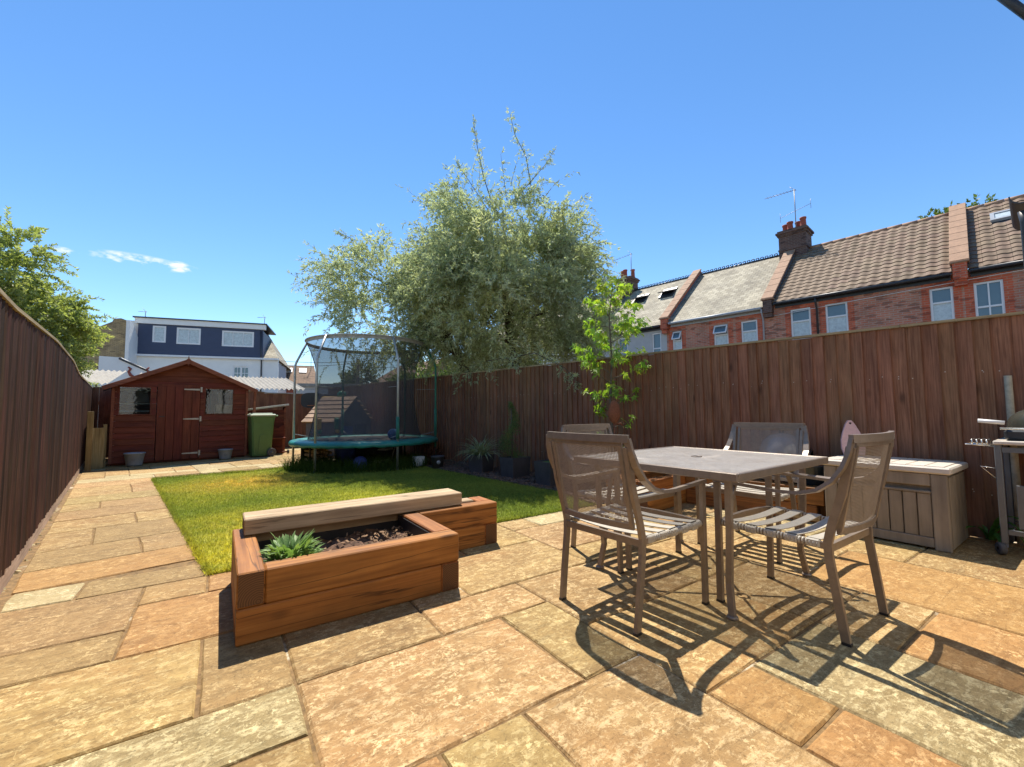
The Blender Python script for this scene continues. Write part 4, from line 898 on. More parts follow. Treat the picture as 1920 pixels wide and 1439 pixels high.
t = empty("plant_bucket", (3.28, 7.25, .01)); tag(t, "small dark bucket with round pale badge in the bark bed", "bucket"); b = MB(); b.lathe([(.001, .01), (.095, 0), (.115, .2), (.125, .205), (.125, .225), (.11, .225), (.09, .02), (.001, .02)], 20); b.build("body", MAT['anthracite'], t); b = MB(); b.lathe([(.001, .0), (.035, .0), (.035, .006), (.001, .006)], 16, (-.03, -.103, .12), Matrix.Rotation(PI / 2, 3, 'X')); b.build("badge", MAT['bucket'], t)
# toys and playhouse beyond the trampoline
def playhouse():
    t = empty("playhouse", (2.72, 10.95, 0), rad(30)); tag(t, "small playhouse with brown plank roof behind the trampoline net", "playhouse")
    w = MB(); W, D, E, A = 1.1, 1.0, .84, 1.40
    w.prism([(-W / 2, 0), (W / 2, 0), (W / 2, E), (0, A), (-W / 2, E)], -.02, .02, Matrix.Rotation(PI / 2, 3, 'X')); w.prism([(-W / 2, 0), (W / 2, 0), (W / 2, E), (0, A), (-W / 2, E)], -.02, .02, Matrix.Rotation(PI / 2, 3, 'X'), (0, D, 0))
    for x in (-W / 2, W / 2): w.box((x, D / 2, E / 2), (.03, D - .06, E))
    w.build("wall", MAT['toy_wall'], t)
    a = math.atan2(A - E, W / 2); L = math.hypot(A - E, W / 2) + .1
    for sx in (-1, 1):
        for k in range(6):
            q = L * (k + .5) / 6 - .0; R = Matrix.Rotation(sx * a, 3, 'Y'); c = Vector((sx * q * math.cos(a), D / 2, A - q * math.sin(a) + .03)); MB().box(c, (L / 6 - .014, D + .2, .026), R @ Matrix.Rotation(sx * -.09, 3, 'Y')).build("roof_plank", MAT['toy_roof'], t)
    b = MB(); b.box((-.22, -.03, .55), (.3, .02, .3)); b.build("window", MAT['dark_blue'], t); b = MB(); b.box((.2, -.03, .38), (.34, .02, .72)); b.build("door", MAT['black_plastic'], t)
playhouse()
t = empty("basketball_hoop", (2.0, 12.35, 0), rad(-10)); tag(t, "dark oval basketball backboard on a pole left of the playhouse", "hoop"); b = MB()
b.prism([(.28 * math.copysign(abs(math.cos(q)) ** .6, math.cos(q)), .2 * math.copysign(abs(math.sin(q)) ** .6, math.sin(q))) for q in np.linspace(0, 2 * PI, 28, endpoint=False)], -.02, .02, Matrix.Rotation(PI / 2, 3, 'X'), (0, 0, 1.36)); b.build("backboard", MAT['gutter'], t)
b = MB(); b.tube([(0, .05, 0), (0, .05, 1.4)], .025, 8); b.build("pole", MAT['gutter'], t); b = MB(); b.tube([(.12 * math.cos(q), -.14 + .12 * math.sin(q), 1.22) for q in np.linspace(0, 2 * PI, 17)], .008, 6); b.build("rim", MAT['rust'], t)
t = empty("climbing_toy", (2.5, 12.15, 0), rad(10)); tag(t, "yellow and green plastic climbing toy behind the playhouse", "toy")
b = MB(); b.box((-.12, 0, 1.38), (.42, .18, .16), ch=.05); b.build("beam", MAT['toy_yellow'], t); b = MB(); b.ball((.2, 0, 1.5), .12, 16, 10); b.build("knob", MAT['toy_green'], t)
for x in (-.28, .2): b = MB(); b.tube([(x, 0, 0), (x, 0, 1.36)], .05, 10); b.build("leg", MAT['toy_green'] if x > 0 else MAT['toy_yellow'], t)
t = empty("bead_toy", (2.05, 10.55, 0), rad(0)); tag(t, "yellow and green stacked toy posts left of the playhouse wall", "toy")
for x, m_ in ((-.2, 'toy_yellow'), (.18, 'toy_green')):
    b = MB(); b.box((x, 0, .78), (.1, .1, .26), ch=.02); b.build("post", MAT[m_], t)
    for k in range(5): b = MB(); b.ball((x + .02 * (-1) ** k, -.02, .12 + k * .12), .05, 12, 8); b.build("bead", MAT['toy_yellow' if (k + (x > 0)) % 2 else 'toy_green'], t)
# ------------------------------------------------------------------ raised sleeper beds
def sleeper(parent, a, b, z0, h, t=.112, top=None, m='sleeper', name="sleeper"):
    """timber from a to b (centre line, x-y), standing z0..z0+h; ends show end grain"""
    a, b = Vector((a[0], a[1], 0)), Vector((b[0], b[1], 0)); L = (b - a).length; an = math.atan2(b.y - a.y, b.x - a.x)
    q = MB(); q.box((0, 0, 0), (L - .003, t, h - .003), ch=.006)
    for i, f in enumerate(q.f):
        n = (Vector(q.v[f[1]]) - Vector(q.v[f[0]])).cross(Vector(q.v[f[2]]) - Vector(q.v[f[0]])).normalized()
        if abs(n.x) > .9: q.mi[i] = 1
    o = q.build(name, [MAT[m], MAT['end_grain']], parent, ((a.x + b.x) / 2, (a.y + b.y) / 2, z0 + h / 2), an); return o
def soil_patch(parent, rects, z, name="soil"):
    b = MB()
    for (x0, x1, y0, y1) in rects:
        nx, ny = max(2, int((x1 - x0) / .03)), max(2, int((y1 - y0) / .03)); vs = []
        for j in range(ny + 1):
            for i in range(nx + 1): vs.append((x0 + (x1 - x0) * i / nx, y0 + (y1 - y0) * j / ny, z + random.uniform(-.014, .014) + .018 * math.sin(i * .5) * math.cos(j * .4)))
        b.add(vs, [(j * (nx + 1) + i, j * (nx + 1) + i + 1, (j + 1) * (nx + 1) + i + 1, (j + 1) * (nx + 1) + i) for j in range(ny) for i in range(nx)])
    return b.build(name, MAT['soil'], parent)
def near_bed():
    t = empty("raised_bed", (0, 0, 0)); tag(t, "orange brown L shaped sleeper bed at the lawn edge with a grey green plant", "raised bed")
    h = .16
    sleeper(t, (.136, 2.32), (.136, 3.22), h, h); sleeper(t, (.192, 2.376), (1.19, 2.376), h, h); sleeper(t, (1.134, 2.432), (1.134, 2.985), h, h); sleeper(t, (1.19, 2.985), (1.84, 2.985), h, h)
    sleeper(t, (1.784, 3.041), (1.784, 3.22), h, h); sleeper(t, (.192, 3.164), (1.728, 3.164), h, h, m='sleeper_top')
    sleeper(t, (.08, 2.376), (1.078, 2.376), 0, h); sleeper(t, (1.134, 2.32), (1.134, 2.93), 0, h); sleeper(t, (.136, 2.432), (.136, 3.22), 0, h); sleeper(t, (1.19, 2.985), (1.728, 2.985), 0, h)
    sleeper(t, (1.784, 2.93), (1.784, 3.22), 0, h); sleeper(t, (.192, 3.164), (1.728, 3.164), 0, h)
    sleeper(t, (.13, 3.11), (1.56, 3.11), .32, .095, .24, m='sleeper_top', name="bench_board")
    l = MB(); l.box((.195, 2.83, .22), (.006, .8, .15)); l.box((.66, 3.105, .17), (.93, .006, .16)); l.box((1.075, 2.75, .22), (.006, .6, .16)); l.box((1.45, 3.105, .17), (.55, .006, .16)); l.build("liner", MAT['black_plastic'], t)
    soil_patch(t, [(.19, 1.08, 2.43, 3.1), (1.08, 1.73, 3.03, 3.1)], .20)
    d = MB(); r = random.Random(4)
    for k in range(230):
        x, y = 1.06 - abs(r.gauss(0, .26)), r.uniform(2.45, 3.0); s = r.uniform(.004, .013)
        if x < .4: continue
        k = 0; d.box((x, y, .222 + r.random() * .02), (s * 2.4, s, s * .4), Euler((r.uniform(-.6, .6), r.uniform(-.6, .6), r.random() * 6)).to_matrix())
    tag(d.build("wood_chips", MAT['chip'], t), kind='stuff')
near_bed()
def leafy(name, label, cat, loc, n, h, spread, lw, ll, mat, tilt=(.2, 1.1), curve=.4, seg=3, parent=None, seed=1, stems=True):
    """rosette or tuft of long leaves with a centre line fold"""
    r = np.random.default_rng(seed); vs, fs = [], []
    for k in range(n):
        az = r.uniform(0, 2 * PI); rr_ = spread * math.sqrt(r.random()); bx, by = rr_ * math.cos(az) * .6, rr_ * math.sin(az) * .6; a2 = az + r.uniform(-.7, .7); ti = tilt[0] + (tilt[1] - tilt[0]) * r.random(); L = ll * r.uniform(.6, 1.2); w = lw * r.uniform(.7, 1.2); z = h * r.random() if stems else 0
        p = Vector((bx, by, z)); base = len(vs)
        for i in range(seg + 1):
            f = i / seg; ww = w * math.sin(PI * min(1, .18 + f * .82)) if i < seg else .0006; d = Vector((math.cos(a2) * math.sin(ti), math.sin(a2) * math.sin(ti), math.cos(ti))); s = Vector((-math.sin(a2), math.cos(a2), 0)) * ww / 2
            vs += [tuple(p - s + Vector((0, 0, ww * .18))), tuple(p), tuple(p + s + Vector((0, 0, ww * .18)))]; p = p + d * (L / seg); ti += curve / seg * r.uniform(.5, 1.5)
        for i in range(seg):
            b0 = base + 3 * i; fs += [(b0, b0 + 1, b0 + 4, b0 + 3), (b0 + 1, b0 + 2, b0 + 5, b0 + 4)]
    if parent is None: t = empty(name, loc); tag(t, label, cat); parent = t; loc = (0, 0, 0)
    return np_mesh("leaves", np.array(vs), np.array(fs), mat, parent, loc=loc)
leafy("herb_plant", "bushy grey green plant in the near left corner of the raised bed", "plant", (.33, 2.56, .21), 330, .12, .16, .022, .085, MAT['herb'], (.3, 1.3), .5, 3, seed=3)
leafy("seedling", "tiny green seedling in the soil of the raised bed", "plant", (.74, 2.62, .22), 14, .03, .03, .012, .03, MAT['strap_leaf'], (.4, 1.3), .3, 2, seed=8)
def far_bed():
    t = empty("raised_bed", (4.5, 1.655, 0), rad(8.1)); tag(t, "sleeper bed behind the table beside the grey brown storage chest", "raised bed"); h = .16
    for z in (0, h):
        k = 0 if z else .056
        sleeper(t, (.056, k + .0), (.056, 1.28), z, h); sleeper(t, (.112 if z else .0, .056), (.5, .056), z, h) if z else sleeper(t, (.112, .056), (.5, .056), z, h)
        sleeper(t, (-.8, 1.336), (.112, 1.336), z, h, m='sleeper'); sleeper(t, (-.744, 1.392), (-.744, 1.78), z, h); sleeper(t, (-.688, 1.724), (.3, 1.724), z, h)
    soil_patch(t, [(.112, .5, .112, 1.7), (-.688, .112, 1.392, 1.668)], .23)
    return t
far_bed()
t = empty("kettle_barbecue", (4.72, 2.08, .225), 0); tag(t, "round grey domed kettle barbecue in the sleeper bed seen through a chair back", "barbecue")
b = MB(); b.lathe([(.21, .33), (.205, .40), (.17, .49), (.10, .55), (.001, .572)], 28); b.build("lid", MAT['sphere'], t); b = MB(); b.lathe([(.001, .12), (.10, .14), (.18, .21), (.212, .32), (.212, .335)], 28); b.build("bowl", MAT['gutter'], t)
for a in (0.5, 2.6, 4.7): q = MB(); q.tube([(.12 * math.cos(a), .12 * math.sin(a), .17), (.2 * math.cos(a), .2 * math.sin(a), 0)], .01, 6); q.build("leg", MAT['steel'], t)
q = MB(); q.tube([(-.04, 0, .57), (-.03, 0, .605), (.03, 0, .605), (.04, 0, .57)], .008, 6); q.build("handle", MAT['gutter'], t)
t = empty("glazed_pot", (4.74, 1.83, .225)); tag(t, "dark glazed pot in the sleeper bed next to the storage chest", "pot"); b = MB(); b.lathe([(.001, .01), (.10, 0), (.15, .12), (.165, .26), (.175, .275), (.16, .28), (.145, .2), (.09, .03), (.001, .02)], 26); b.build("body", MAT['glaze'], t)
b = MB(); b.tube([(-.1, 0, .24), (-.06, 0, .38), (.06, .02, .40), (.12, .02, .26)], .012, 8); b.build("handle", MAT['black_plastic'], t)

# ------------------------------------------------------------------ table
def make_table():
    W, D, Z = 1.16, 1.09, .735
    t = empty("garden_table", (2.575, 1.655, 0), rad(2.0)); tag(t, "square taupe metal table with mottled perforated top and umbrella hole", "table")
    n = 32; vs = []; fs = []; hw, hd = W / 2 - .02, D / 2 - .02; R = .026
    ang = [2 * PI * i / n + PI / n for i in range(n)]
    ang = sorted(set([math.atan2(sy * hd, sx * hw) % (2 * PI) for sx in (-1, 1) for sy in (-1, 1)] + [2 * PI * i / n for i in range(n)])); n = len(ang)
    for zz in (Z - .004, Z - .008):
        for a in ang:
            c, s = math.cos(a), math.sin(a); k = min(hw / max(1e-6, abs(c)), hd / max(1e-6, abs(s))); vs.append((c * k, s * k, zz))
        for a in ang: vs.append((math.cos(a) * R, math.sin(a) * R, zz))
    for i in range(n):
        j = (i + 1) % n; fs += [(i, j, n + j, n + i)]; fs += [(2 * n + j, 2 * n + i, 3 * n + i, 3 * n + j)]
        fs += [(n + i, n + j, 3 * n + j, 3 * n + i)]
    q = MB(); q.add(vs, fs[0::3]); q.build("table_top", MAT['table_top'], t)
    f = MB()
    for x in (-1, 1): f.box((x * (W / 2 - .012), 0, Z - .021), (.024, D, .042), ch=.004)
    for y in (-1, 1): f.box((0, y * (D / 2 - .012), Z - .0212), (W - .0485, .024, .0416), ch=.004)
    f.build("rim", MAT['chair'], t)
    g_ = MB(); g_.lathe([(.026, Z - .012), (.032, Z - .012), (.034, Z + .001), (.026, Z + .002), (.026, Z - .012)], 24); g_.lathe([(.03, Z - .04), (.034, Z - .04), (.034, Z - .012), (.03, Z - .012), (.03, Z - .04)], 20); g_.build("umbrella_ring", MAT['chair'], t)
    x = MB()
    for sx, sy in ((1, 1), (1, -1), (-1, 1), (-1, -1)): x.tube([(sx * .04, sy * .035, Z - .03), (sx * .44, sy * .42, Z - .03)], 0, rect=(.014, .016))
    x.build("cross_brace", MAT['chair'], t)
    for sx, sy in ((1, 1), (1, -1), (-1, 1), (-1, -1)):
        X, Y = sx * .425, sy * .405; l = MB(); l.tube([(X + sx * .035, Y + sy * .035, Z - .04), (X + sx * .03, Y + sy * .03, .42), (X + sx * .012, Y + sy * .01, .16), (X + sx * .035, Y + sy * .03, .012)], 0, rect=(.03, .024)); lo = l.build("leg", MAT['chair'], t)
        b = MB(); b.tube([(X + sx * .012, Y + sy * .01, .15), (X - sx * .02, Y, .40), (X - sx * .055, Y, .58), (X - sx * .10, Y, .645), (X - sx * .17, Y + sy * .06, .68), (X - sx * .22, Y + sy * .1, Z - .04)], 0, rect=(.024, .016)); b.build("brace", MAT['chair'], t)
        p = MB(); p.lathe([(.001, 0), (.024, 0), (.028, .006), (.024, .016), (.001, .018)], 14, (X + sx * .035, Y + sy * .03, 0)); p.build("foot", MAT['chair'], lo)
    return t
make_table()

# ------------------------------------------------------------------ chairs (built facing +x)
def make_chair():
    t = empty("patio_chair", (0, 0, 0)); M_ = MAT['chair']; up = Vector((1, 0, .3))
    back = lambda z, y=0: -.262 - (z - .47) * .205 - .035 * (1 - (y / .26) ** 2)
    for s in (-1, 1):
        l = MB(); l.tube([(-.285, s * .242, 0), (-.262, s * .246, .18), (-.238, s * .248, .36), (-.236, s * .249, .43), (-.252, s * .249, .50), (-.262 - .19 * .205, s * .25, .66), (-.262 - .40 * .205, s * .252, .868)], 0, rect=(.034, .02), up=Vector((0, 1, 0))); l.build("rear_leg", M_, t)
        l = MB(); l.tube([(.262, s * .286, .642), (.262, s * .284, .45), (.27, s * .278, 0)], 0, rect=(.032, .022), up=Vector((0, 1, 0))); l.build("front_leg", M_, t)
        a = MB(); a.tube([(-.352, s * .262, .904), (-.344, s * .272, .847), (-.32, s * .284, .777), (-.28, s * .294, .714), (-.222, s * .3, .668), (-.148, s * .302, .645), (-.05, s * .301, .640), (.12, s * .295, .646), (.275, s * .287, .652)], 0, rect=(.036, .016)); a.build("arm", M_, t)
        r = MB(); r.tube([(-.232, s * .25, .415), (.02, s * .262, .42), (.255, s * .272, .425)], 0, rect=(.02, .03)); ro = r.build("seat_rail", M_, t)
        w = MB()
        for k in range(30):
            x = -.20 + .44 * k / 29; w.tube([(x - .003, s * (.2505 + .0215 * (x + .22) / .46), .4175 + .008 * (x + .22) / .46), (x + .004, s * (.2505 + .0215 * (x + .22) / .46) , .4178 + .008 * (x + .22) / .46)], .0185, 7)
        w.build("rail_wrap", MAT['strap'], ro)
        f = MB(); f.box((.27, s * .278, .006), (.036, .026, .012)); f.build("foot", MAT['black_plastic'], t)
        f = MB(); f.box((-.285, s * .242, .006), (.036, .024, .012)); f.build("foot", MAT['black_plastic'], t)
    b = MB(); b.tube([(.25, -.272, .425), (.268, -.16, .428), (.272, 0, .43), (.268, .16, .428), (.25, .272, .425)], 0, rect=(.022, .032)); b.build("front_rail", M_, t)
    b = MB(); b.tube([(-.236, -.25, .405), (-.236, .25, .405)], 0, rect=(.02, .034)); b.build("rear_rail", M_, t)
    b = MB(); b.tube([(-.352 - .038 * (1 - (y / .265) ** 2), y, .9055) for y in np.linspace(-.268, .268, 13)], 0, rect=(.022, .036)); b.build("top_rail", M_, t)
    # woven back panel in its own slim frame
    f = MB()
    for s in (-1, 1): f.tube([(back(z, .222), s * .222, z) for z in (.485, .6, .7, .8, .875)], 0, rect=(.02, .018), up=Vector((0, 1, 0)))
    f.tube([(back(.485, y), y, .485) for y in np.linspace(-.232, .232, 9)], 0, rect=(.016, .028)); f.tube([(back(.878, y), y, .878) for y in np.linspace(-.232, .232, 9)], 0, rect=(.014, .018)); f.build("back_frame", M_, t)
    m = MB(); z = .50; ys = np.linspace(-.214, .214, 8)
    while z < .868:
        hh = .0016; vs = [(back(z + d, y), y, z + d) for d in (-hh, hh) for y in ys]; k = len(ys); m.add(vs, [(i, i + 1, k + i + 1, k + i) for i in range(k - 1)]); z += .0068
    for y in np.arange(-.212, .213, .0078):
        hh = .0015; zs = (.50, .68, .866); vs = [(back(z, y) + .0012, y + d, z) for d in (-hh, hh) for z in zs]; m.add(vs, [(0, 1, 4, 3), (1, 2, 5, 4)])
    m.build("woven_back", MAT['sling'], t)
    for k, x in enumerate((-.18, -.088, .004, .096, .188)):
        s = MB(); hw = .252 + .0215 * (x + .22) / .46; vs = []; nn = 8
        for zz in (0, .004):
            for xx in (-.028, .028):
                for i in range(nn + 1): y = -hw + 2 * hw * i / nn; vs.append((x + xx, y, .4355 + .008 * (x + .22) / .46 - .014 * (1 - (y / hw) ** 2) + zz))
        q = nn + 1; fs = [(i, q + i, q + i + 1, i + 1) for i in range(nn)] + [(2 * q + i, 2 * q + i + 1, 3 * q + i + 1, 3 * q + i) for i in range(nn)] + [(i, i + 1, 2 * q + i + 1, 2 * q + i) for i in range(nn)] + [(q + i, 3 * q + i, 3 * q + i + 1, q + i + 1) for i in range(nn)]
        s.add(vs, fs)
        for sd in (-1, 1): s.box((x, sd * hw, .42), (.056, .026, .036), ch=.005)
        s.build("seat_strap", MAT['strap'], t)
    return t
chair0 = make_chair()
for i, (x, y, a, lab) in enumerate([(1.89, 1.635, 4, "taupe mesh back chair nearest the raised bed, facing right across the table"), (2.548, 1.075, 90, "taupe mesh back chair nearest the camera on the right side, seen from behind"),
                                    (3.39, 1.73, 184, "taupe mesh back chair by the storage chest with its back to the fence"), (2.50, 2.22, -88, "taupe mesh back chair at the lawn side, mostly hidden behind the front left chair")]):
    c = chair0 if i == 0 else copy_tree(chair0); c.location = (x, y, 0); c.rotation_euler = (0, 0, rad(a)); tag(c, lab, "chair", "patio chairs around the table")

# ------------------------------------------------------------------ storage chest
def chest():
    t = empty("storage_chest", (4.345, .82, 0), rad(1)); tag(t, "taupe plastic storage chest with panelled front and lid painted sunlit pale against the fence", "storage box"); D, W, H = .56, .76, .55
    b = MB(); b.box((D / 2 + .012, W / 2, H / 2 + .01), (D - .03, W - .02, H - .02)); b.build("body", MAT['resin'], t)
    for y in (.045, W - .045): MB().box((.0, y, H / 2), (.03, .09, H), ch=.006).build("stile", MAT['resin'], t)
    for z, h in ((.05, .07), (H - .045, .09), (H - .135, .02)): MB().box((.002, W / 2, z), (.026, W - .184, h), ch=.004).build("rail", MAT['resin'], t)
    n = 7; w = (W - .184) / n
    for k in range(n): MB().box((.008, .092 + w * (k + .5), .245), (.02, w - .007, .315), ch=.003).build("plank", MAT['resin'], t)
    for k in range(5): w2 = (D - .05) / 5; MB().box((.025 + w2 * (k + .5), .004, H / 2), (w2 - .008, .016, H - .04), ch=.003).build("side_plank", MAT['resin'], t)
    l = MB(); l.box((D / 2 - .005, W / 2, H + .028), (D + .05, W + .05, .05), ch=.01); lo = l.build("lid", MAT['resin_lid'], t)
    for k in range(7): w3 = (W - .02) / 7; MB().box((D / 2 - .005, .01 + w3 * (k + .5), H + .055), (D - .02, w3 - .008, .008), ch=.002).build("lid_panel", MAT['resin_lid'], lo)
chest()
b = MB(); b.prism([(-.085, 0), (.085, 0), (.1, .06), (.094, .14), (.072, .21), (.038, .285), (.014, .318), (-.014, .318), (-.038, .285), (-.072, .21), (-.094, .14), (-.1, .06)], -.008, .008, Matrix.Rotation(PI / 2, 3, 'X'))
t = empty("plaque", (4.78, 1.50, .611), rad(-40)); t.rotation_euler = (rad(-8), 0, rad(-40)); tag(t, "pale pink pointed plaque with a hole standing on the storage chest", "plaque"); b.build("board", MAT['pink'], t)
q = MB(); q.lathe([(.001, 0), (.009, 0), (.009, .003), (.001, .003)], 12, (0, -.0085, .29), Matrix.Rotation(PI / 2, 3, 'X')); q.build("hole", MAT['black_plastic'], t)

# ------------------------------------------------------------------ barbecue trolley at the right edge
def bbq():
    t = empty("gas_barbecue", (4.60, .60, 0), rad(2)); tag(t, "grey barbecue trolley with dark hood cut off by the right edge", "barbecue"); W, D = 1.0, .44
    for x, y in ((0, 0), (D, 0), (0, -W), (D, -W)):
        MB().box((x, y, .43 if y else .44), (.035, .035, .72), ch=.004).build("leg", MAT['bbq'], t)
    b = MB(); b.box((0, -W / 2, .735), (.03, W - .04, .035)); b.box((D, -W / 2, .735), (.03, W - .04, .035)); b.box((D / 2, 0, .735), (D - .04, .03, .035)); b.build("frame", MAT['bbq'], t); b = MB(); b.box((0.0, -W / 2, .16), (.028, W - .04, .03)); b.build("lower_rail", MAT['bbq'], t)
    b = MB(); b.box((.012, -W / 2 - .02, .34), (.012, W - .1, .30), ch=.003); b.build("front_panel", MAT['bbq'], t)
    b = MB(); b.box((D / 2, -W / 2 + .0, .785), (D + .06, W + .04, .028), ch=.006); b.build("shelf", MAT['resin_lid'], t)
    b = MB(); b.box((D / 2, -.42, .84), (D - .04, .78, .085), ch=.02); b.build("fire_box", MAT['gutter'], t)
    b = MB(); m_ = 10; pr = [(max(.001, math.cos(PI / 2 * i / m_)), math.sin(PI / 2 * i / m_)) for i in range(m_ + 1)]; b.lathe(pr, 28)
    b.v = [(D / 2 + x * .24, -.42 + math.copysign(abs(y) ** .75, y) * .39, .885 + (z ** .8 if z > 0 else 0) * .175) for x, y, z in b.v]; b.build("hood", MAT['bbq_lid'], t)
    b = MB(); b.tube([(D / 2 - .245, -.02, .885), (D / 2 - .245, -.82, .885)], .008, 6); b.build("hood_rim", MAT['chrome'], t)
    b = MB(); b.tube([(.03, .09, .94), (.03, -.04, .925)], .014, 8); b.build("hood_handle", MAT['white_plastic'], t)
    k = MB(); k.tube([(.02, .02, .755), (.02, .16, .765), (.2, .16, .765), (.2, .02, .755)], .006, 6)
    for y in (.05, .075, .10, .125): k.tube([(.02, y, .76), (.02, y + .004, .80), (.2, y + .004, .80), (.2, y, .76)], .004, 6)
    k.build("side_rack", MAT['chrome'], t)
    k = MB(); k.tube([(.0, .01, .60), (.0, .09, .61), (.0, .02, .53)], .004, 6); k.build("tool_hook", MAT['chrome'], t)
    k = MB()
    for z in (.17,): 
        k.tube([(.03, -.02, z), (.03, -.95, z)], .004, 6); k.tube([(D - .03, -.02, z), (D - .03, -.95, z)], .004, 6)
        for y in np.arange(-.04, -.95, -.07): k.tube([(.03, y, z), (D - .03, y, z)], .003, 5)
    k.build("wire_rack", MAT['chrome'], t)
    for x in (0, D):
        w = MB(); R = Matrix.Rotation(PI / 2, 3, 'Y') if False else Matrix.Rotation(PI / 2, 3, 'X') @ Matrix.Rotation(.5, 3, 'Y'); w.lathe([(.012, -.018), (.036, -.018), (.042, -.012), (.042, .012), (.036, .018), (.012, .018)], 18, (x - .01, .02, .042), R); wo = w.build("castor", MAT['rubber'], t)
        f = MB(); f.box((x, 0, .08), (.02, .03, .05)); f.build("fork", MAT['lead'], wo)
    g_ = MB(); g_.lathe([(.001, .19), (.11, .19), (.12, .22), (.12, .46), (.09, .52), (.03, .54), (.03, .58), (.001, .58)], 18, (D / 2, -.45, 0)); tag(g_.build("gas_bottle", MAT['toy_green'], None, (4.60, .60, 0), rad(2)), "dark green gas bottle inside the barbecue trolley", "gas bottle")
bbq()
b = MB(); b.tube([(0, 0, 0), (.004, 0, 1.28)], .022, 10); tag(b.build("wooden_pole", MAT['pale_pole'], None, (5.03, .575, 0)), "pale weathered pole leaning on the fence behind the barbecue", "pole")

# ------------------------------------------------------------------ pots and plants in the border
def square_pot(loc, label, w=.30, h=.32, rz=8, taper=.85):
    t = empty("square_planter", loc, rad(rz)); tag(t, label, "planter"); b = MB(); a = w / 2; c = a * taper; i = a - .022
    vs = []
    for hw, z in ((c, 0), (a, h), (i, h), (i, h - .04)): vs += [(-hw, -hw, z), (hw, -hw, z), (hw, hw, z), (-hw, hw, z)]
    fs = [(3, 2, 1, 0)] + [(k * 4 + j, k * 4 + (j + 1) % 4, k * 4 + 4 + (j + 1) % 4, k * 4 + 4 + j) for k in range(3) for j in range(4)] ; b.add(vs, fs); b.build("body", MAT['anthracite'], t)
    s = MB(); s.box((0, 0, h - .05), (2 * i - .002, 2 * i - .002, .03)); s.build("soil", MAT['soil'], t); return t
square_pot((3.66, 6.33, .008), "dark square planter under the tufted striped grass", .32, .30, 20)
leafy("tufted_grass", "arching striped ornamental grass in a dark square planter", "plant", (3.66, 6.33, .27), 190, 0, .10, .014, .48, MAT['grass_plant'], (.15, 1.1), 1.5, 6, seed=5, stems=False)
square_pot((3.78, 5.55, .008), "dark square planter under the twisted evergreen", .30, .31, 10)
square_pot((3.92, 5.63, .008), "second dark square planter behind the twisted evergreen", .30, .30, 10)
square_pot((3.80, 4.68, .008), "dark square planter with mossy top beside the front left chair", .31, .33, 8)
b = MB(); b.ball((0, 0, 0), .13, 14, 8, (1, 1, .32)); tag(b.build("moss_cushion", MAT['moss'], None, (3.80, 4.68, .30)), "low green moss cushion in the planter next to the patio", "plant")
def spiral_shrub(loc):
    t = empty("evergreen_shrub", loc); tag(t, "slim twisted evergreen shrub in a dark planter against the fence", "shrub"); r = np.random.default_rng(6)
    s = MB(); s.tube([(0, 0, -.03), (.01, 0, .4), (0, .01, .8)], .012, 6); s.build("stem", MAT['twig'], t); n = 5200; f = r.random(n) ** 1.2; z = .03 + .86 * f
    ph = z * 9.0 + r.normal(0, .55, n); R = (.15 * (1 - f) + .035) * np.sqrt(r.random(n)); off = (.07 * (1 - f * .8)); c = np.stack([off * np.cos(z * 9) + R * np.cos(ph + r.uniform(-2, 2, n)), off * np.sin(z * 9) + R * np.sin(ph + r.uniform(-2, 2, n)), z + r.normal(0, .012, n)], 1)
    quads(c, .019, .010, MAT['conifer'], t, r, "foliage")
def quads(C, ll, lw, mat, parent, r, name, drop=0.0, D=None, kind=None):
    """scatter leaf blades (pointed quads) at points C; D gives a main direction"""
    n = len(C); d = r.normal(0, 1, (n, 3)); d[:, 2] -= drop
    if D is not None: d = D + .55 * r.normal(0, 1, (n, 3))
    d /= np.linalg.norm(d, axis=1)[:, None]; q = r.normal(0, 1, (n, 3)); s = np.cross(d, q); s /= (np.linalg.norm(s, axis=1)[:, None] + 1e-9)
    L = (ll * r.uniform(.65, 1.3, n))[:, None]; w = (lw * r.uniform(.7, 1.25, n))[:, None]
    v = np.stack([C, C + d * L * .45 + s * w * .5, C + d * L, C + d * L * .45 - s * w * .5], 1).reshape(-1, 3)
    return np_mesh(name, v, np.arange(4 * n).reshape(n, 4), mat, parent, kind)
spiral_shrub((3.76, 5.55, .28))
leafy("red_plant", "dark red leafed plant at the fence behind the trampoline leg", "plant", (3.42, 7.7, .01), 160, .3, .22, .03, .10, MAT['red_leaf'], (.4, 1.5), .5, 3, seed=12)
leafy("strap_plant", "green strap leaved plant between the storage chest and the barbecue", "plant", (4.98, .73, .01), 10, 0, .05, .034, .50, MAT['strap_leaf'], (.05, .6), 2.6, 9, seed=23, stems=False)
b = MB()
for k in range(60): x, y = random.uniform(3.55, 4.05), random.uniform(7.0, 9.0); b.box((x, y, .03), (random.uniform(.05, .2), .012, .01), Euler((0, random.uniform(-.3, .3), random.random() * 6)).to_matrix())
tag(b.build("dead_twigs", MAT['twig']), "scattered dead twigs at the back of the bark border", kind='stuff')
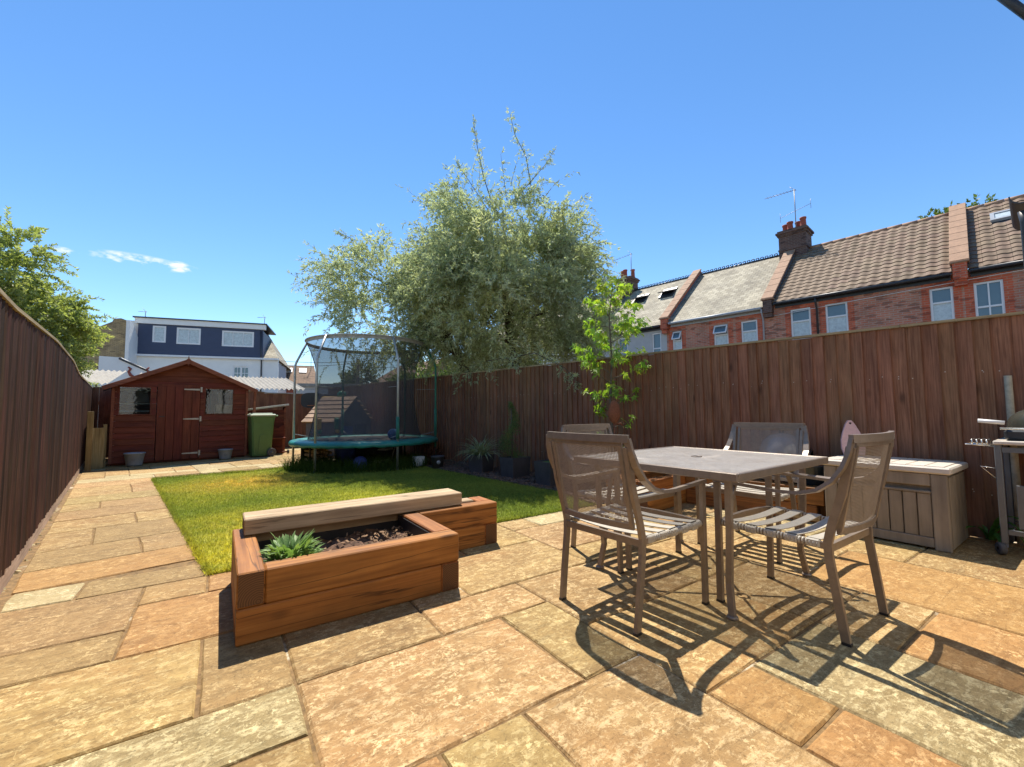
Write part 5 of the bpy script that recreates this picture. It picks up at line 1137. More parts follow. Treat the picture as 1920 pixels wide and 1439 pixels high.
# ------------------------------------------------------------------ terrace of houses beyond the right fence
TO, TRZ = (19.08, 4.53, 0), math.atan2(-.9901, .1405)
RY, RZ = 3.75, 8.42                                     # ridge
def wall_with_openings(x0, x1, z1, wins, depth=.25, y0=0.0):
    b = MB(); zs = sorted(set([0, z1] + [w[2] for w in wins] + [w[3] for w in wins]))
    for a, c in zip(zs[:-1], zs[1:]):
        hs = sorted([(w[0], w[1]) for w in wins if w[2] < c - .001 and w[3] > a + .001]); x = x0
        for h0, h1 in hs:
            if h0 > x + .001: b.box(((x + h0) / 2, y0 + depth / 2, (a + c) / 2), (h0 - x, depth, c - a))
            x = h1
        if x1 > x + .001: b.box(((x + x1) / 2, y0 + depth / 2, (a + c) / 2), (x1 - x, depth, c - a))
    return b
def win(parent, x0, x1, z0, z1, y=.07, bars=(), kind='casement', t=.06, curtain=True, open_top=False, arch=0.0):
    f = MB(); xm, zm = (x0 + x1) / 2, (z0 + z1) / 2; d = .07
    f.box((x0 + t / 2, y, zm), (t, d, z1 - z0)); f.box((x1 - t / 2, y, zm), (t, d, z1 - z0)); f.box((xm, y, z0 + t / 2), (x1 - x0 - 2 * t, d, t))
    f.box((xm, y, z1 - t / 2), (x1 - x0 - 2 * t, d, t))
    if arch:
        n = 8; pts = [(x0 + (x1 - x0) * i / n, z1 + arch * (1 - (2 * i / n - 1) ** 2)) for i in range(n + 1)] + [(x1, z1), (x0, z1)]; f.prism(pts, -d / 2, d / 2, Matrix.Rotation(PI / 2, 3, 'X'), (0, y, 0))
    zt = None
    if kind == 'casement': zt = z1 - (z1 - z0) * .3; f.box((xm, y, zt), (x1 - x0 - 2 * t, d, t * .9))
    if kind == 'sash': zt = zm; f.box((xm, y, zt), (x1 - x0 - 2 * t, d, t * .9))
    for bx in bars: f.box((x0 + (x1 - x0) * bx, y - .003, zm), (.035, d - .008, z1 - z0 - 2 * t))
    fo = f.build("window", MAT['upvc'], parent)
    lo = (zt - .03) if zt else z1 - t
    MB().box((xm, y + .012, (z0 + t + lo) / 2), (x1 - x0 - 2 * t, .01, lo - z0 - t)).build("pane", MAT['curtain'] if curtain else MAT['glass'], fo)
    if zt:
        p = MB(); p.box((xm, y + .012, (zt + .03 + z1 - t) / 2), (x1 - x0 - 2 * t, .01, z1 - t - zt - .03)); p.build("pane", MAT['glass'], fo)
        if open_top:
            R = Matrix.Rotation(rad(-28), 3, 'X'); h = z1 - t - zt; q = MB(); 
            for c, dd in (((0, 0, -h), (x1 - x0 - .06, .05, .05)), ((0, 0, -.02), (x1 - x0 - .06, .05, .05)), ((-(x1 - x0) / 2 + .05, 0, -h / 2), (.05, .05, h - .04)), (((x1 - x0) / 2 - .05, 0, -h / 2), (.05, .05, h - .04))): q.box(R @ Vector(c) + Vector((xm, y - .05, z1 - t + .02)), dd, R)
            q.build("open_light", MAT['upvc'], fo); q = MB(); q.box(R @ Vector((0, .0, -h / 2)) + Vector((xm, y - .05, z1 - t + .02)), (x1 - x0 - .12, .01, h - .08), R); q.build("pane", MAT['glass'], fo)
    return fo
def surround(parent, x0, x1, z0, z1, mat, side=.2, head=.28, arch=0.0):
    b = MB(); y = -.004
    b.box((x0 - side / 2, .02 + y, (z0 + z1) / 2), (side, .04, z1 - z0)); b.box((x1 + side / 2, .02 + y, (z0 + z1) / 2), (side, .04, z1 - z0)); b.box(((x0 + x1) / 2, .0185 + y, z1 + head / 2 + arch), (x1 - x0 + 2 * side, .04, head))
    if arch: b.box(((x0 + x1) / 2, .05, z1 + arch / 2), (x1 - x0 + .02, .04, arch))
    b.build("brick_surround", mat, parent)
def roof_plane(parent, x0, x1, mat, ez, name="roof", ridge=(RY, RZ), back=True):
    b = MB(); y0, ry, rz_ = -.2, ridge[0], ridge[1]; b.add([(x0, y0, ez), (x1, y0, ez), (x1, ry, rz_), (x0, ry, rz_), (x0, y0, ez - .05), (x1, y0, ez - .05), (x1, ry, rz_ - .05), (x0, ry, rz_ - .05)], [(0, 1, 2, 3), (7, 6, 5, 4), (0, 4, 5, 1)])
    if back: b.add([(x0, ry, rz_), (x1, ry, rz_), (x1, 2 * ry + .2, ez), (x0, 2 * ry + .2, ez)], [(0, 1, 2, 3)])
    return b.build(name, mat, parent)
def parapet(parent, x, ez, w=.34, brick='brick_dark', ridge=(RY, RZ)):
    """party wall standing above the roof with coping stones and a corbel at the eave"""
    sl = (ridge[1] - ez) / (ridge[0] + .2); L = math.hypot(ridge[0] + .15, ridge[1] - ez); a = math.atan(sl); R = Matrix.Rotation(a, 3, 'X'); b = MB()
    c = Vector((x, (ridge[0] - .15) / 2, (ez + ridge[1]) / 2 + .16)); b.box(c, (w, L, .26), R); b.box((x, -.12, ez - .02), (w - .02, .36, .52)); b.box((x, -.1, ez - .36), (w - .06, .24, .2)); b.build("party_wall", MAT[brick], parent)
    n = 9
    for k in range(n):
        f = (k + .5) / n - .5; cc = c + R @ Vector((0, f * L, .165)); MB().box(cc, (w + .1, L / n - .012, .07), R, ch=.01).build("coping", MAT['coping'], parent)
    MB().box((x, -.13, ez + .27), (w + .1, .42, .06), ch=.008).build("coping", MAT['coping'], parent)
    f = MB()
    for s in (-1, 1): f.box(c + R @ Vector((s * (w / 2 + .012), 0, -.06)), (.02, L, .14), R); f.box(c + R @ Vector((s * (w / 2 + .08), 0, -.125)), (.14, L, .012), R)
    f.build("flashing", MAT['lead'], parent)
def chimney(parent, x, y, z0, z1, w, d, npots):
    b = MB(); b.box((x, y, (z0 + z1) / 2), (w, d, z1 - z0)); b.box((x, y, z1 + .05), (w + .1, d + .1, .1)); b.box((x, y, z1 + .14), (w + .2, d + .2, .09)); b.box((x, y, z1 + .225), (w + .08, d + .08, .08)); b.box((x, y, z0 + (z1 - z0) * .62), (w + .06, d + .06, .08)); o = b.build("chimney", MAT['brick_dark'], parent)
    for k in range(npots):
        px = x + (k - (npots - 1) / 2) * (w * .72 / max(1, npots - 1)) if npots > 1 else x; py = y + (-.16 if k % 2 else .12); h = random.uniform(.42, .62); q = MB(); q.lathe([(.12, 0), (.15, .04), (.13, .08), (.115, h - .1), (.14, h - .06), (.14, h), (.09, h), (.09, h - .2)], 14, (px, py, z1 + .26)); q.build("chimney_pot", MAT['terracotta'], o)
    return o
def pantile():
    b = MB(); n = 9; W, Lh = .30, .345; vs = []
    prof = lambda f: .028 * (.5 + .5 * math.sin(2 * PI * (f - .08))) if True else 0
    for (v, dz) in ((0, .026), (Lh, 0.0)):
        for i in range(n + 1): vs.append((W * i / n, v, prof(i / n) + dz))
    for i in range(n + 1): vs.append((W * i / n, .004, prof(i / n) - .006))
    q = n + 1; b.add(vs[:2 * q], [(i, i + 1, q + i + 1, q + i) for i in range(n)], True); b.add(vs[:q] + vs[2 * q:], [(q + i, q + i + 1, i + 1, i) for i in range(n)]); return b
PT = pantile(); PT_ME = PT.mesh("roof_tile", MAT['tile'])
def tiled_roof(parent, x0, x1, ez, single_from, skip=lambda x, v: False):
    ro = roof_plane(parent, x0, x1, MAT['lead'], ez - .03); a = math.atan2(RZ - ez, RY + .2); L = math.hypot(RZ - ez, RY + .2); rows = int(L / .31); R = Matrix.Rotation(a, 3, 'X'); o0 = Vector((0, -.24, ez - .02)); rest = MB(); n = int((x1 - x0) / .30 + .5)
    for r in range(rows + 1):
        for c in range(n):
            x = x0 + c * (x1 - x0) / n; v = r * .31
            if v > L - .1 or skip(x, v): continue
            p = o0 + R @ Vector((x, v, .012))
            if x >= single_from[0] and x < single_from[1]: link("roof_tile", PT_ME, ro, p, rot=(a + random.uniform(-.012, .012), random.uniform(-.012, .012), random.uniform(-.008, .008)))
            else:
                base = len(rest.v); rest.v += [tuple(p + R @ Vector(q)) for q in PT.v]; rest.f += [tuple(base + i for i in f) for f in PT.f]; rest.mi += [0] * len(PT.f); rest.sm += list(PT.sm)
    if rest.v: tag(rest.build("roof_tile", MAT['tile'], ro), kind='stuff')
    k = int((x1 - x0) / .45)
    rd_ = MB()
    for i in range(k): w = (x1 - x0) / k; rd_.tube([(x0 + w * i + .004, RY, RZ + .0), (x0 + w * (i + 1) - .004, RY, RZ + .0)], .11, 10)
    rd_.build("ridge_tile", MAT['coping'], ro); return ro, R, o0
def gutter_run(parent, x0, x1, ez, pipes=(), m='gutter'):
    b = MB(); b.box(((x0 + x1) / 2, -.03, ez - .13), (x1 - x0 - .05, .05, .17)); b.tube([(x0 + .03, -.26, ez - .06), (x1 - .03, -.26, ez - .06)], .06, 10); b.build("gutter", MAT[m], parent)
    for px in pipes: q = MB(); q.tube([(px, -.26, ez - .1), (px, -.2, ez - .28), (px, -.07, ez - .45), (px, -.07, 0)], .036, 8); q.build("downpipe", MAT[m], parent)
def crest(parent, x0, x1):
    b = MB(); b.tube([(x0, RY, RZ + .0), (x1, RY, RZ + .0)], .06, 8); n = int((x1 - x0) / .2)
    for k in range(n): cx = x0 + (k + .5) * (x1 - x0) / n; b.tube([(cx + .07 * math.cos(t_), RY, RZ + .10 + .055 * math.sin(t_)) for t_ in np.linspace(0, 2 * PI, 9)], .022, 5, cap=False)
    b.build("ridge_crest", MAT['gutter'], parent)
def aerial(loc, label, h, boom, el=7, rz=0.0, second=True, boom_tilt=.15):
    t = empty("tv_aerial", loc, rz); tag(t, label, "aerial"); b = MB(); b.tube([(0, 0, 0), (0, 0, h)], .022, 6); b.build("mast", MAT['aerial'], t)
    q = MB(); q.tube([(.08, 0, h - .05), (-boom, 0, h - .05 - boom * boom_tilt)], .013, 5)
    for k in range(el): x = -boom * k / el; z = h - .05 + x * -0 - abs(x) * boom_tilt; q.tube([(x, -.14, z), (x, .14, z)], .008, 4)
    q.tube([(-.18, 0, h + .18), (.08, .0, h - .1)], .01, 4); q.build("boom", MAT['aerial'], t)
    if second: q = MB(); z = h * .55; q.tube([(-.62, 0, z - .14), (.62, 0, z + .14)], .01, 5); q.tube([(-.62, 0, z - .36), (-.62, 0, z + .08)], .008, 4); q.tube([(.62, 0, z - .08), (.62, 0, z + .36)], .008, 4); q.build("dipole", MAT['aerial'], t)
def terrace():
    def house(name, label): t = empty(name, TO, TRZ); tag(t, label, "house", "terraced houses beyond the right fence"); return t
    # A: cut by the right edge
    h = house("terraced_house", "red brick terraced house at the right edge with a small roof window and barred sash"); ez = 5.32; ws = [(1.79, 2.40, 3.35, 4.90), (4.2, 4.8, 3.35, 4.9)]
    wall_with_openings(1.55, 6.6, ez, ws).build("wall", MAT['brick'], h)
    for w in ws: win(h, *w, bars=(.5,), kind='sash', curtain=False); surround(h, *w, MAT['brick_red'])
    sk = (2.30, 3.02, 3.30, 3.95)
    def skip(x, v): return sk[0] - .22 < x < sk[1] + .02 and sk[2] - .2 < v < sk[3] - .02
    ro, R, o0 = tiled_roof(h, 1.72, 6.6, ez, (1.6, 3.2), skip); a = MB()
    def box_on(c, d, m, nm, par): q = MB(); q.box(o0 + R @ Vector(c), d, R, ch=.008); q.build(nm, MAT[m], par)
    f = MB(); xm, vm = (sk[0] + sk[1]) / 2, (sk[2] + sk[3]) / 2
    for c, d in (((xm, sk[2] + .05, .07), (sk[1] - sk[0], .1, .1)), ((xm, sk[3] - .05, .07), (sk[1] - sk[0], .1, .1)), ((sk[0] + .05, vm, .07), (.1, sk[3] - sk[2] - .2, .1)), ((sk[1] - .05, vm, .07), (.1, sk[3] - sk[2] - .2, .1))): f.box(o0 + R @ Vector(c), d, R)
    fo = f.build("roof_window", MAT['bucket'], h); box_on((xm, vm, .08), (sk[1] - sk[0] - .2, sk[3] - sk[2] - .2, .02), 'curtain', "pane", fo)
    gutter_run(h, 1.72, 6.6, ez)
    # B
    h = house("terraced_house", "brick terraced house with brown pantile roof and sooty chimney stack at its left end"); ws = [(-3.17, -2.5, 3.3, 4.96), (-2.03, -1.36, 3.3, 4.95), (.80, 1.34, 3.3, 4.92)]
    wall_with_openings(-3.9, 1.55, ez, ws).build("wall", MAT['brick'], h)
    for w in ws: win(h, *w); surround(h, *w, MAT['brick_red'], side=.19)
    tiled_roof(h, -3.72, 1.34, ez, (-1.95, 1.4)); parapet(h, 1.53, ez, brick='brick_red'); chimney(h, -3.78, 3.72, 7.4, 9.15, 1.1, .95, 4); gutter_run(h, -3.7, 1.34, ez, (-2.28,))
    q = MB(); q.tube([(-4.0, -.03, 4.80), (-1, -.03, 4.93), (1.5, -.03, 5.02), (3.5, -.03, 5.08)], .012, 5); q.build("cable", MAT['upvc'], h)
    # C
    h = house("terraced_house", "red brick terraced house with pale slate roof and arched white windows"); e2 = 5.22; ws = [(-8.12, -7.66, 3.3, 4.78), (-6.17, -5.55, 3.3, 4.78), (-5.02, -4.38, 3.3, 4.78)]
    wall_with_openings(-8.41, -3.9, e2, ws).build("wall", MAT['brick'], h)
    for i, w in enumerate(ws): win(h, *w, open_top=(i < 2), arch=.09); surround(h, *w, MAT['brick_red'], arch=.08)
    roof_plane(h, -8.24, -4.07, MAT['slate'], e2); parapet(h, -3.9, e2); crest(h, -8.2, -4.3); gutter_run(h, -8.2, -4.1, e2, (-4.13,), 'bucket')
    # D
    h = house("terraced_house", "grey rendered terraced house with slate roof and two open roof windows"); e3 = 5.18; ws = [(-9.2, -8.72, 3.3, 4.85), (-11.2, -10.6, 3.3, 4.85)]
    wall_with_openings(-12.8, -8.41, e3, ws).build("wall", MAT['render_grey'], h)
    for w in ws: win(h, *w, kind='sash', arch=.06, curtain=False)
    roof_plane(h, -12.63, -8.58, MAT['slate'], e3); parapet(h, -8.41, e3, brick='brick_red'); crest(h, -12.6, -8.6); gutter_run(h, -12.6, -8.6, e3); chimney(h, -12.9, 3.7, 7.4, 9.0, 1.0, .9, 3)
    a = math.atan2(RZ - e3, RY + .2); R = Matrix.Rotation(a, 3, 'X'); o0 = Vector((0, -.2, e3))
    for xm, vm in ((-9.6, 3.6), (-11.3, 3.6)):
        f = MB(); f.box(o0 + R @ Vector((xm, vm, .03)), (.8, .95, .07), R); fo = f.build("roof_window", MAT['gutter'], h); R2 = Matrix.Rotation(a - rad(24), 3, 'X'); hp = o0 + R @ Vector((xm, vm + .1, .1)); q = MB(); w2, l2 = .78, .9
        for c, d in (((0, l2 / 2, 0), (w2, .07, .05)), ((0, -l2 / 2, 0), (w2, .07, .05)), ((-w2 / 2 + .035, 0, 0), (.07, l2 - .07, .05)), ((w2 / 2 - .035, 0, 0), (.07, l2 - .07, .05))): q.box(hp + R2 @ Vector(c), d, R2)
        q.build("sash", MAT['toy_wall'], fo); q = MB(); q.box(hp, (w2 - .14, l2 - .14, .015), R2); q.build("pane", MAT['glass'], fo)
    # E and beyond, behind the tree
    h = house("terraced_house", "slate roofed terraced house hidden behind the silver tree"); wall_with_openings(-17.6, -12.8, e3, []).build("wall", MAT['render_white'], h); roof_plane(h, -17.6, -12.97, MAT['slate'], e3); parapet(h, -12.8, e3); crest(h, -17.6, -13)
    h = house("terraced_house", "pale rendered terraced house far along the row behind the tree"); wall_with_openings(-25, -17.6, e3, []).build("wall", MAT['render_white'], h); roof_plane(h, -25, -17.6, MAT['slate'], e3)
terrace()
Rt = Matrix.Rotation(TRZ, 3, 'Z')
def tpt(x, y, z): v = Rt @ Vector((x, y, z)); return (v.x + TO[0], v.y + TO[1], z)
aerial(tpt(-3.66, 3.5, 9.0), "tall television aerial on the large sooty chimney", 2.35, 1.25, 9, TRZ, True, -.04)
aerial(tpt(-12.5, 3.6, 8.9), "thin television aerial on the far red potted chimney", 1.9, 1.2, 7, TRZ + .3, False, .2)
# brown house far behind the trampoline net
t = empty("far_house", (13.9, 36.5, 0), TRZ); tag(t, "low brown roofed house with square chimney seen through the trampoline net", "house")
MB().box((-4, 3.5, 1.9), (8.6, 6.6, 3.8)).build("wall", MAT['brick_red'], t)
for x0, x1 in ((-7.2, -6.4), (-4.8, -4.0), (-2.2, -1.4)): f = MB(); f.box(((x0 + x1) / 2, .18, 3.1), (x1 - x0, .06, 1.1)); w = f.build("window", MAT['upvc'], t); q = MB(); q.box(((x0 + x1) / 2, .145, 3.1), (x1 - x0 - .2, .02, .9)); q.build("pane", MAT['glass'], w)
b = MB(); b.add([(-8.6, -.3, 3.85), (.6, -.3, 3.85), (.6, 3.5, 6.1), (-8.6, 3.5, 6.1), (.6, 7.3, 3.85), (-8.6, 7.3, 3.85)], [(0, 1, 2, 3), (3, 2, 4, 5), (1, 4, 2), (0, 3, 5)]); b.build("roof", MAT['tile_far'], t)
b = MB(); b.box((-6.9, 3.5, 6.3), (1.1, 1.0, 1.5)); b.box((-6.9, 3.5, 7.1), (1.3, 1.2, .14)); b.build("chimney", MAT['brick_dark'], t)

# ------------------------------------------------------------------ houses at the far end
def white_house():
    t = empty("white_house", (-4.82, 38.1, 0), rad(-12.7)); tag(t, "white rendered house with wide slate blue dormer and white windows", "house"); ws = [(5.58, 6.61, 3.44, 4.43)]
    wall_with_openings(-.05, 8.48, 5.0, ws).build("wall", MAT['render_white'], t); win(t, *ws[0], bars=(.28, .72), kind='', curtain=False, t=.09); f = MB(); f.box((6.095, .066, 3.935), (.12, .07, .98)); f.box((6.095, .063, 3.935), (.85, .05, .04)); f.build("glazing_bar", MAT['upvc'], t)
    MB().box((4.2, 3.2, 2.48), (8.3, 5.6, 4.9)).build("inner_wall", MAT['render_grey'], t)
    b = MB(); b.add([(-.05, -.15, 5.0), (8.52, -.15, 4.98), (7.15, 4.2, 7.55), (-.05, 4.2, 7.55), (8.52, 8.5, 4.98), (-.05, 8.5, 5.0)], [(0, 1, 2, 3), (3, 2, 4, 5), (1, 4, 2), (0, 3, 5)]); b.build("roof", MAT['slate'], t)
    MB().box((4.25, -.14, 5.02), (8.55, .12, .13)).build("eave_board", MAT['upvc'], t)
    dws = [(.80, 1.56, 5.94, 7.09), (2.16, 3.57, 5.89, 7.05), (4.85, 6.85, 5.86, 7.0)]; b = MB(); src = wall_with_openings(.0, 7.45, 7.19, dws, .2, -.05)
    d = MB()
    for i, v in enumerate(src.v): pass
    b = MB(); zs = [5.09, 5.86, 5.94, 7.0, 7.05, 7.09, 7.19]
    for a, c in zip(zs[:-1], zs[1:]):
        x = 0.0
        for w in dws:
            if w[2] < c - .001 and w[3] > a + .001: b.box(((x + w[0]) / 2, .05, (a + c) / 2), (w[0] - x, .2, c - a)); x = w[1]
        b.box(((x + 7.45) / 2, .05, (a + c) / 2), (7.45 - x, .2, c - a))
    b.box((3.725, 2.2, 6.1), (7.43, 4.05, 2.0)); dm = b.build("dormer", MAT['dormer_blue'], t)
    for w, br in zip(dws, ((), (.5,), (.34, .66))): win(t, *w, y=.0, bars=br, kind='', t=.11)
    f = MB(); f.box((3.72, .0, 7.38), (7.75, .34, .37)); f.build("fascia", MAT['render_white'], t); f = MB(); f.box((3.72, 2.1, 7.60), (7.95, 4.7, .08)); f.build("flat_roof", MAT['gutter'], t)
    q = MB(); q.tube([(7.3, -.12, 7.1), (7.36, -.16, 5.3), (7.38, -.12, 5.0), (7.38, -.06, 4.8), (7.38, -.06, 0)], .045, 8); q.build("downpipe", MAT['gutter'], t)
    q = MB(); q.box((-.3, 2.0, 3.7), (.5, 3.6, 7.4)); q.build("side_wall", MAT['render_white'], t)
white_house()
aerial((-4.65, 39.5, 7.6), "square grid aerial on the blue dormer's left corner", .75, .4, 4, .4, False); aerial((2.6, 38.0, 7.5), "small aerial above the right end of the blue dormer", 1.0, .5, 6, .2, False)
t = empty("brick_house", (-5.26, 37.05, 0), rad(-12.7)); tag(t, "yellow stock brick house with sloping parapet left of the white house", "house"); b = MB()
b.prism([(-4.6, 0), (.0, 0), (.0, 7.15), (-.25, 7.25), (-.62, 7.2), (-.7, 7.0), (-2.3, 6.1), (-4.6, 4.9)], -.15, .15, Matrix.Rotation(PI / 2, 3, 'X')); b.build("wall", MAT['brick_yellow'], t)
b = MB(); b.prism([(-.16, 0), (2.6, 0), (2.6, 5.2), (1.9, 5.4), (.3, 7.0), (-.16, 7.15)], -.1, .1, Matrix.Rotation(PI / 2, 3, 'Z') @ Matrix.Rotation(PI / 2, 3, 'X'), (.12, .0, 0)); b.build("side_wall", MAT['render_white'], t)
b = MB(); b.add([(-4.6, .1, 4.95), (-2.3, .1, 6.15), (-.7, .1, 7.0), (-.7, 5, 7.0), (-4.6, 5, 4.95)], [(0, 1, 2, 3, 4)]); b.build("roof", MAT['slate'], t)
win(t, -2.1, -1.38, 2.4, 3.85, y=-.17, kind='', curtain=True)
t = empty("garden_wall", (-4.2, 30.5, 0), rad(-12)); tag(t, "white wall with dark sloping rail and bird ornaments behind the shed", "wall"); b = MB(); b.prism([(-1.2, 0), (2.2, 0), (2.2, 2.6), (1.6, 2.95), (-.3, 4.05), (-1.2, 4.1)], -.08, .08, Matrix.Rotation(PI / 2, 3, 'X')); b.build("panel", MAT['render_white'], t)
b = MB(); b.tube([(-.35, -.1, 4.0), (.6, -.1, 3.52), (2.0, -.1, 2.8)], .06, 6); b.build("rail", MAT['gutter'], t)
for s, x in ((1, .05), (-1, .95)): b = MB(); b.tube([(x, -.11, 3.55), (x + s * .1, -.11, 3.45), (x + s * .02, -.11, 3.3), (x + s * .12, -.11, 3.1), (x + s * .3, -.11, 3.02)], [.04, .06, .06, .08, .03], 6); b.build("bird_ornament", MAT['terracotta'], t)
t = empty("far_brick_house", (4.1, 43.0, 0), rad(-9)); tag(t, "distant brown tiled brick house with two roof lights right of the white house", "house"); MB().box((1.45, 3, 1.8), (3.3, 6, 3.6)).build("wall", MAT['brick_red'], t)
b = MB(); b.add([(-.6, -.2, 3.6), (3.25, -.2, 3.6), (2.9, 2.6, 5.55), (-.6, 2.6, 5.55), (3.25, 6, 3.6), (-.6, 6, 3.6)], [(0, 1, 2, 3), (1, 4, 2), (3, 2, 4, 5)]); b.build("roof", MAT['tile_far'], t)
for x in (.75, 1.95): q = MB(); a = math.atan2(1.95, 2.8); R = Matrix.Rotation(a, 3, 'X'); q.box(Vector((x, 1.75, 4.98)), (.62, .75, .12), R); w = q.build("roof_window", MAT['upvc'], t)
for x in (.2, 1.95): f = MB(); f.box((x, -.02, 2.9), (.95, .06, .7)); w = f.build("window", MAT['upvc'], t); q = MB(); q.box((x, -.06, 2.9), (.75, .02, .5)); q.build("pane", MAT['glass'], w)
aerial((7.0, 44.5, 5.0), "distant aerial pole beside the brown tiled house", 1.7, .4, 4, 0, False)
t = empty("telegraph_pole", (8.9, 34.8, 0)); tag(t, "dark telegraph pole with wires far behind the trampoline", "pole"); b = MB(); b.tube([(0, 0, 0), (0, 0, 5.25)], .13, 8); b.build("post", MAT['trunk'], t)
w = MB()
for (x, y, z, z0) in ((-6.5, 4.5, .3, 5.1), (-6.5, 5.5, .1, 4.95), (6.5, -8, 1.2, 5.05), (8, -10, .2, 4.6)):
    w.tube([(x * f, y * f, z0 + z * f - 1.0 * f * (1 - f)) for f in np.linspace(0, 1, 9)], .018, 4)
w.build("wire", MAT['gutter'], t)
t = empty("low_building", (5.2, 30.0, 0), rad(-20)); tag(t, "low pale flat roofed building beyond the fence behind the trampoline", "building"); MB().box((2.2, 2, 1.35), (6.6, 4, 2.7)).build("wall", MAT['render_grey'], t); MB().box((2.2, 2, 2.8), (6.9, 4.3, .2)).build("roof", MAT['corrugated'], t)
# dark rainwater goods at the right edge
t = empty("rainwater_pipe", (5.62, .47, 0), rad(-85)); tag(t, "dark downpipe with an upturned gutter end at the right edge above the fence", "downpipe")
b = MB(); b.tube([(0, .06, 0), (0, .06, 2.5), (0, .06, 2.62), (0, .06, 2.72)], [.034, .034, .034, .045], 10); b.build("pipe", MAT['gutter'], t)
b = MB(); k = 10; pts = [(.085 * math.cos(PI + PI * i / k), .085 * math.sin(PI + PI * i / k)) for i in range(k + 1)]; vs = [(x, y0, z + 2.86) for y0 in (0, .9) for x, z in pts] + [(x * .9, y0, z * .9 + 2.862) for y0 in (0, .9) for x, z in pts]; q = k + 1
b.add(vs, [(i, i + 1, q + i + 1, q + i) for i in range(k)] + [(2 * q + i + 1, 2 * q + i, 3 * q + i, 3 * q + i + 1) for i in range(k)] + [(i + 1, i, 2 * q + i, 2 * q + i + 1) for i in range(k)] + [(2 * k - 0 - 10 + 2 * q - 10 + 10, 0, 1, 2 * q + 1)][:0]); b.build("gutter", MAT['gutter'], t)
t = empty("eave_gutter", (4.75, .41, 4.11)); tag(t, "dark gutter edge crossing the top right corner", "gutter"); b = MB(); b.tube([(-.02, .02, .02), (.37, -.22, -.33), (.75, -.45, -.66)], .03, 8); b.build("pipe", MAT['gutter'], t)

# the house whose patio this is, behind the viewer; it shows in the shed windows and the glossy dome
t = empty("rear_house", (5.6, -1.75, 0), rad(180)); tag(t, "pale rendered house with dark patio doors behind the viewer", "house"); ws = [(1.6, 4.4, 0.0, 2.2), (1.2, 2.2, 3.2, 4.5), (4.2, 5.4, 3.2, 4.5)]
hw_ = wall_with_openings(-.6, 6.9, 5.6, ws); hw_.build("wall", MAT['render_white'], t)
for w in ws[1:]: win(t, *w, kind='casement')
f = MB()
for x in (1.65, 2.53, 3.47, 4.35): f.box((x, .08, 1.1), (.09, .07, 2.2))
f.box((3.0, .08, 2.16), (2.6, .06, .08)); f.build("door_frame", MAT['gutter'], t)
for x in (2.09, 3.0, 3.91): MB().box((x, .1, 1.08), (.80, .02, 2.06)).build("door_pane", MAT['patio_door'], t)
b = MB(); b.add([(-.9, -.35, 5.5), (7.2, -.35, 5.5), (7.2, 4.5, 8.6), (-.9, 4.5, 8.6)], [(0, 1, 2, 3)]); b.build("roof", MAT['slate'], t)
# ------------------------------------------------------------------ trees
def crown_points(ells, r, n, inner=.35):
    out, nor = [], []; vol = np.array([e[3] * e[4] * e[5] * e[6] for e in ells]); cnt = (n * vol / vol.sum()).astype(int)
    for e, c in zip(ells, cnt):
        d = r.normal(0, 1, (c, 3)); d /= np.linalg.norm(d, axis=1)[:, None]; rho = (inner + (1 - inner) * r.random(c) ** .55)[:, None]
        out.append(np.array(e[:3]) + d * rho * np.array(e[3:6])); nor.append(d)
    return np.concatenate(out), np.concatenate(nor)
def sprays(P, D, r, steps, step, droop, leaves, ll, lw, leafmat, parent, twigmat, wide=.7, side=.7, lname="foliage", twig_w=.006):
    """arching branchlets that start at P, carry leaves along both sides and end in a drooping tip"""
    n = len(P); tw_v, lv_c, lv_d = [], [], []
    sc = r.uniform(.6, 1.35, n)[:, None]; Q = P.copy(); D = D / np.linalg.norm(D, axis=1)[:, None]
    for s in range(steps):
        Q2 = Q + D * step * sc
        w = np.cross(D, r.normal(0, 1, (n, 3))); w /= (np.linalg.norm(w, axis=1)[:, None] + 1e-9); w *= twig_w * (1 - s / (steps + 1.)) / 2 + .0008
        tw_v.append(np.stack([Q - w, Q + w, Q2 + w * .8, Q2 - w * .8], 1))
        for k in range(leaves):
            f = r.random((n, 1)); c = Q + (Q2 - Q) * f; x = np.cross(D, r.normal(0, 1, (n, 3))); x /= (np.linalg.norm(x, axis=1)[:, None] + 1e-9)
            lv_c.append(c); lv_d.append(D * .75 + x * side)
        Q = Q2; D = D + r.normal(0, .13, (n, 3)); D[:, 2] -= droop; D /= np.linalg.norm(D, axis=1)[:, None]
    C = np.concatenate(lv_c); DD = np.concatenate(lv_d); m = len(C); DD = DD + r.normal(0, .25, (m, 3)); DD /= np.linalg.norm(DD, axis=1)[:, None]
    S = np.cross(DD, r.normal(0, 1, (m, 3))); S /= (np.linalg.norm(S, axis=1)[:, None] + 1e-9); L = (ll * r.uniform(.6, 1.35, m))[:, None]; W = (lw * r.uniform(.7, 1.3, m))[:, None]
    v = np.stack([C, C + DD * L * .42 + S * W * .5, C + DD * L, C + DD * L * .42 - S * W * .5], 1).reshape(-1, 3)
    np_mesh(lname, v, np.arange(4 * m).reshape(m, 4), leafmat, parent)
    t = np.concatenate(tw_v).reshape(-1, 3); np_mesh("twigs", t, np.arange(len(t)).reshape(-1, 4), twigmat, parent)
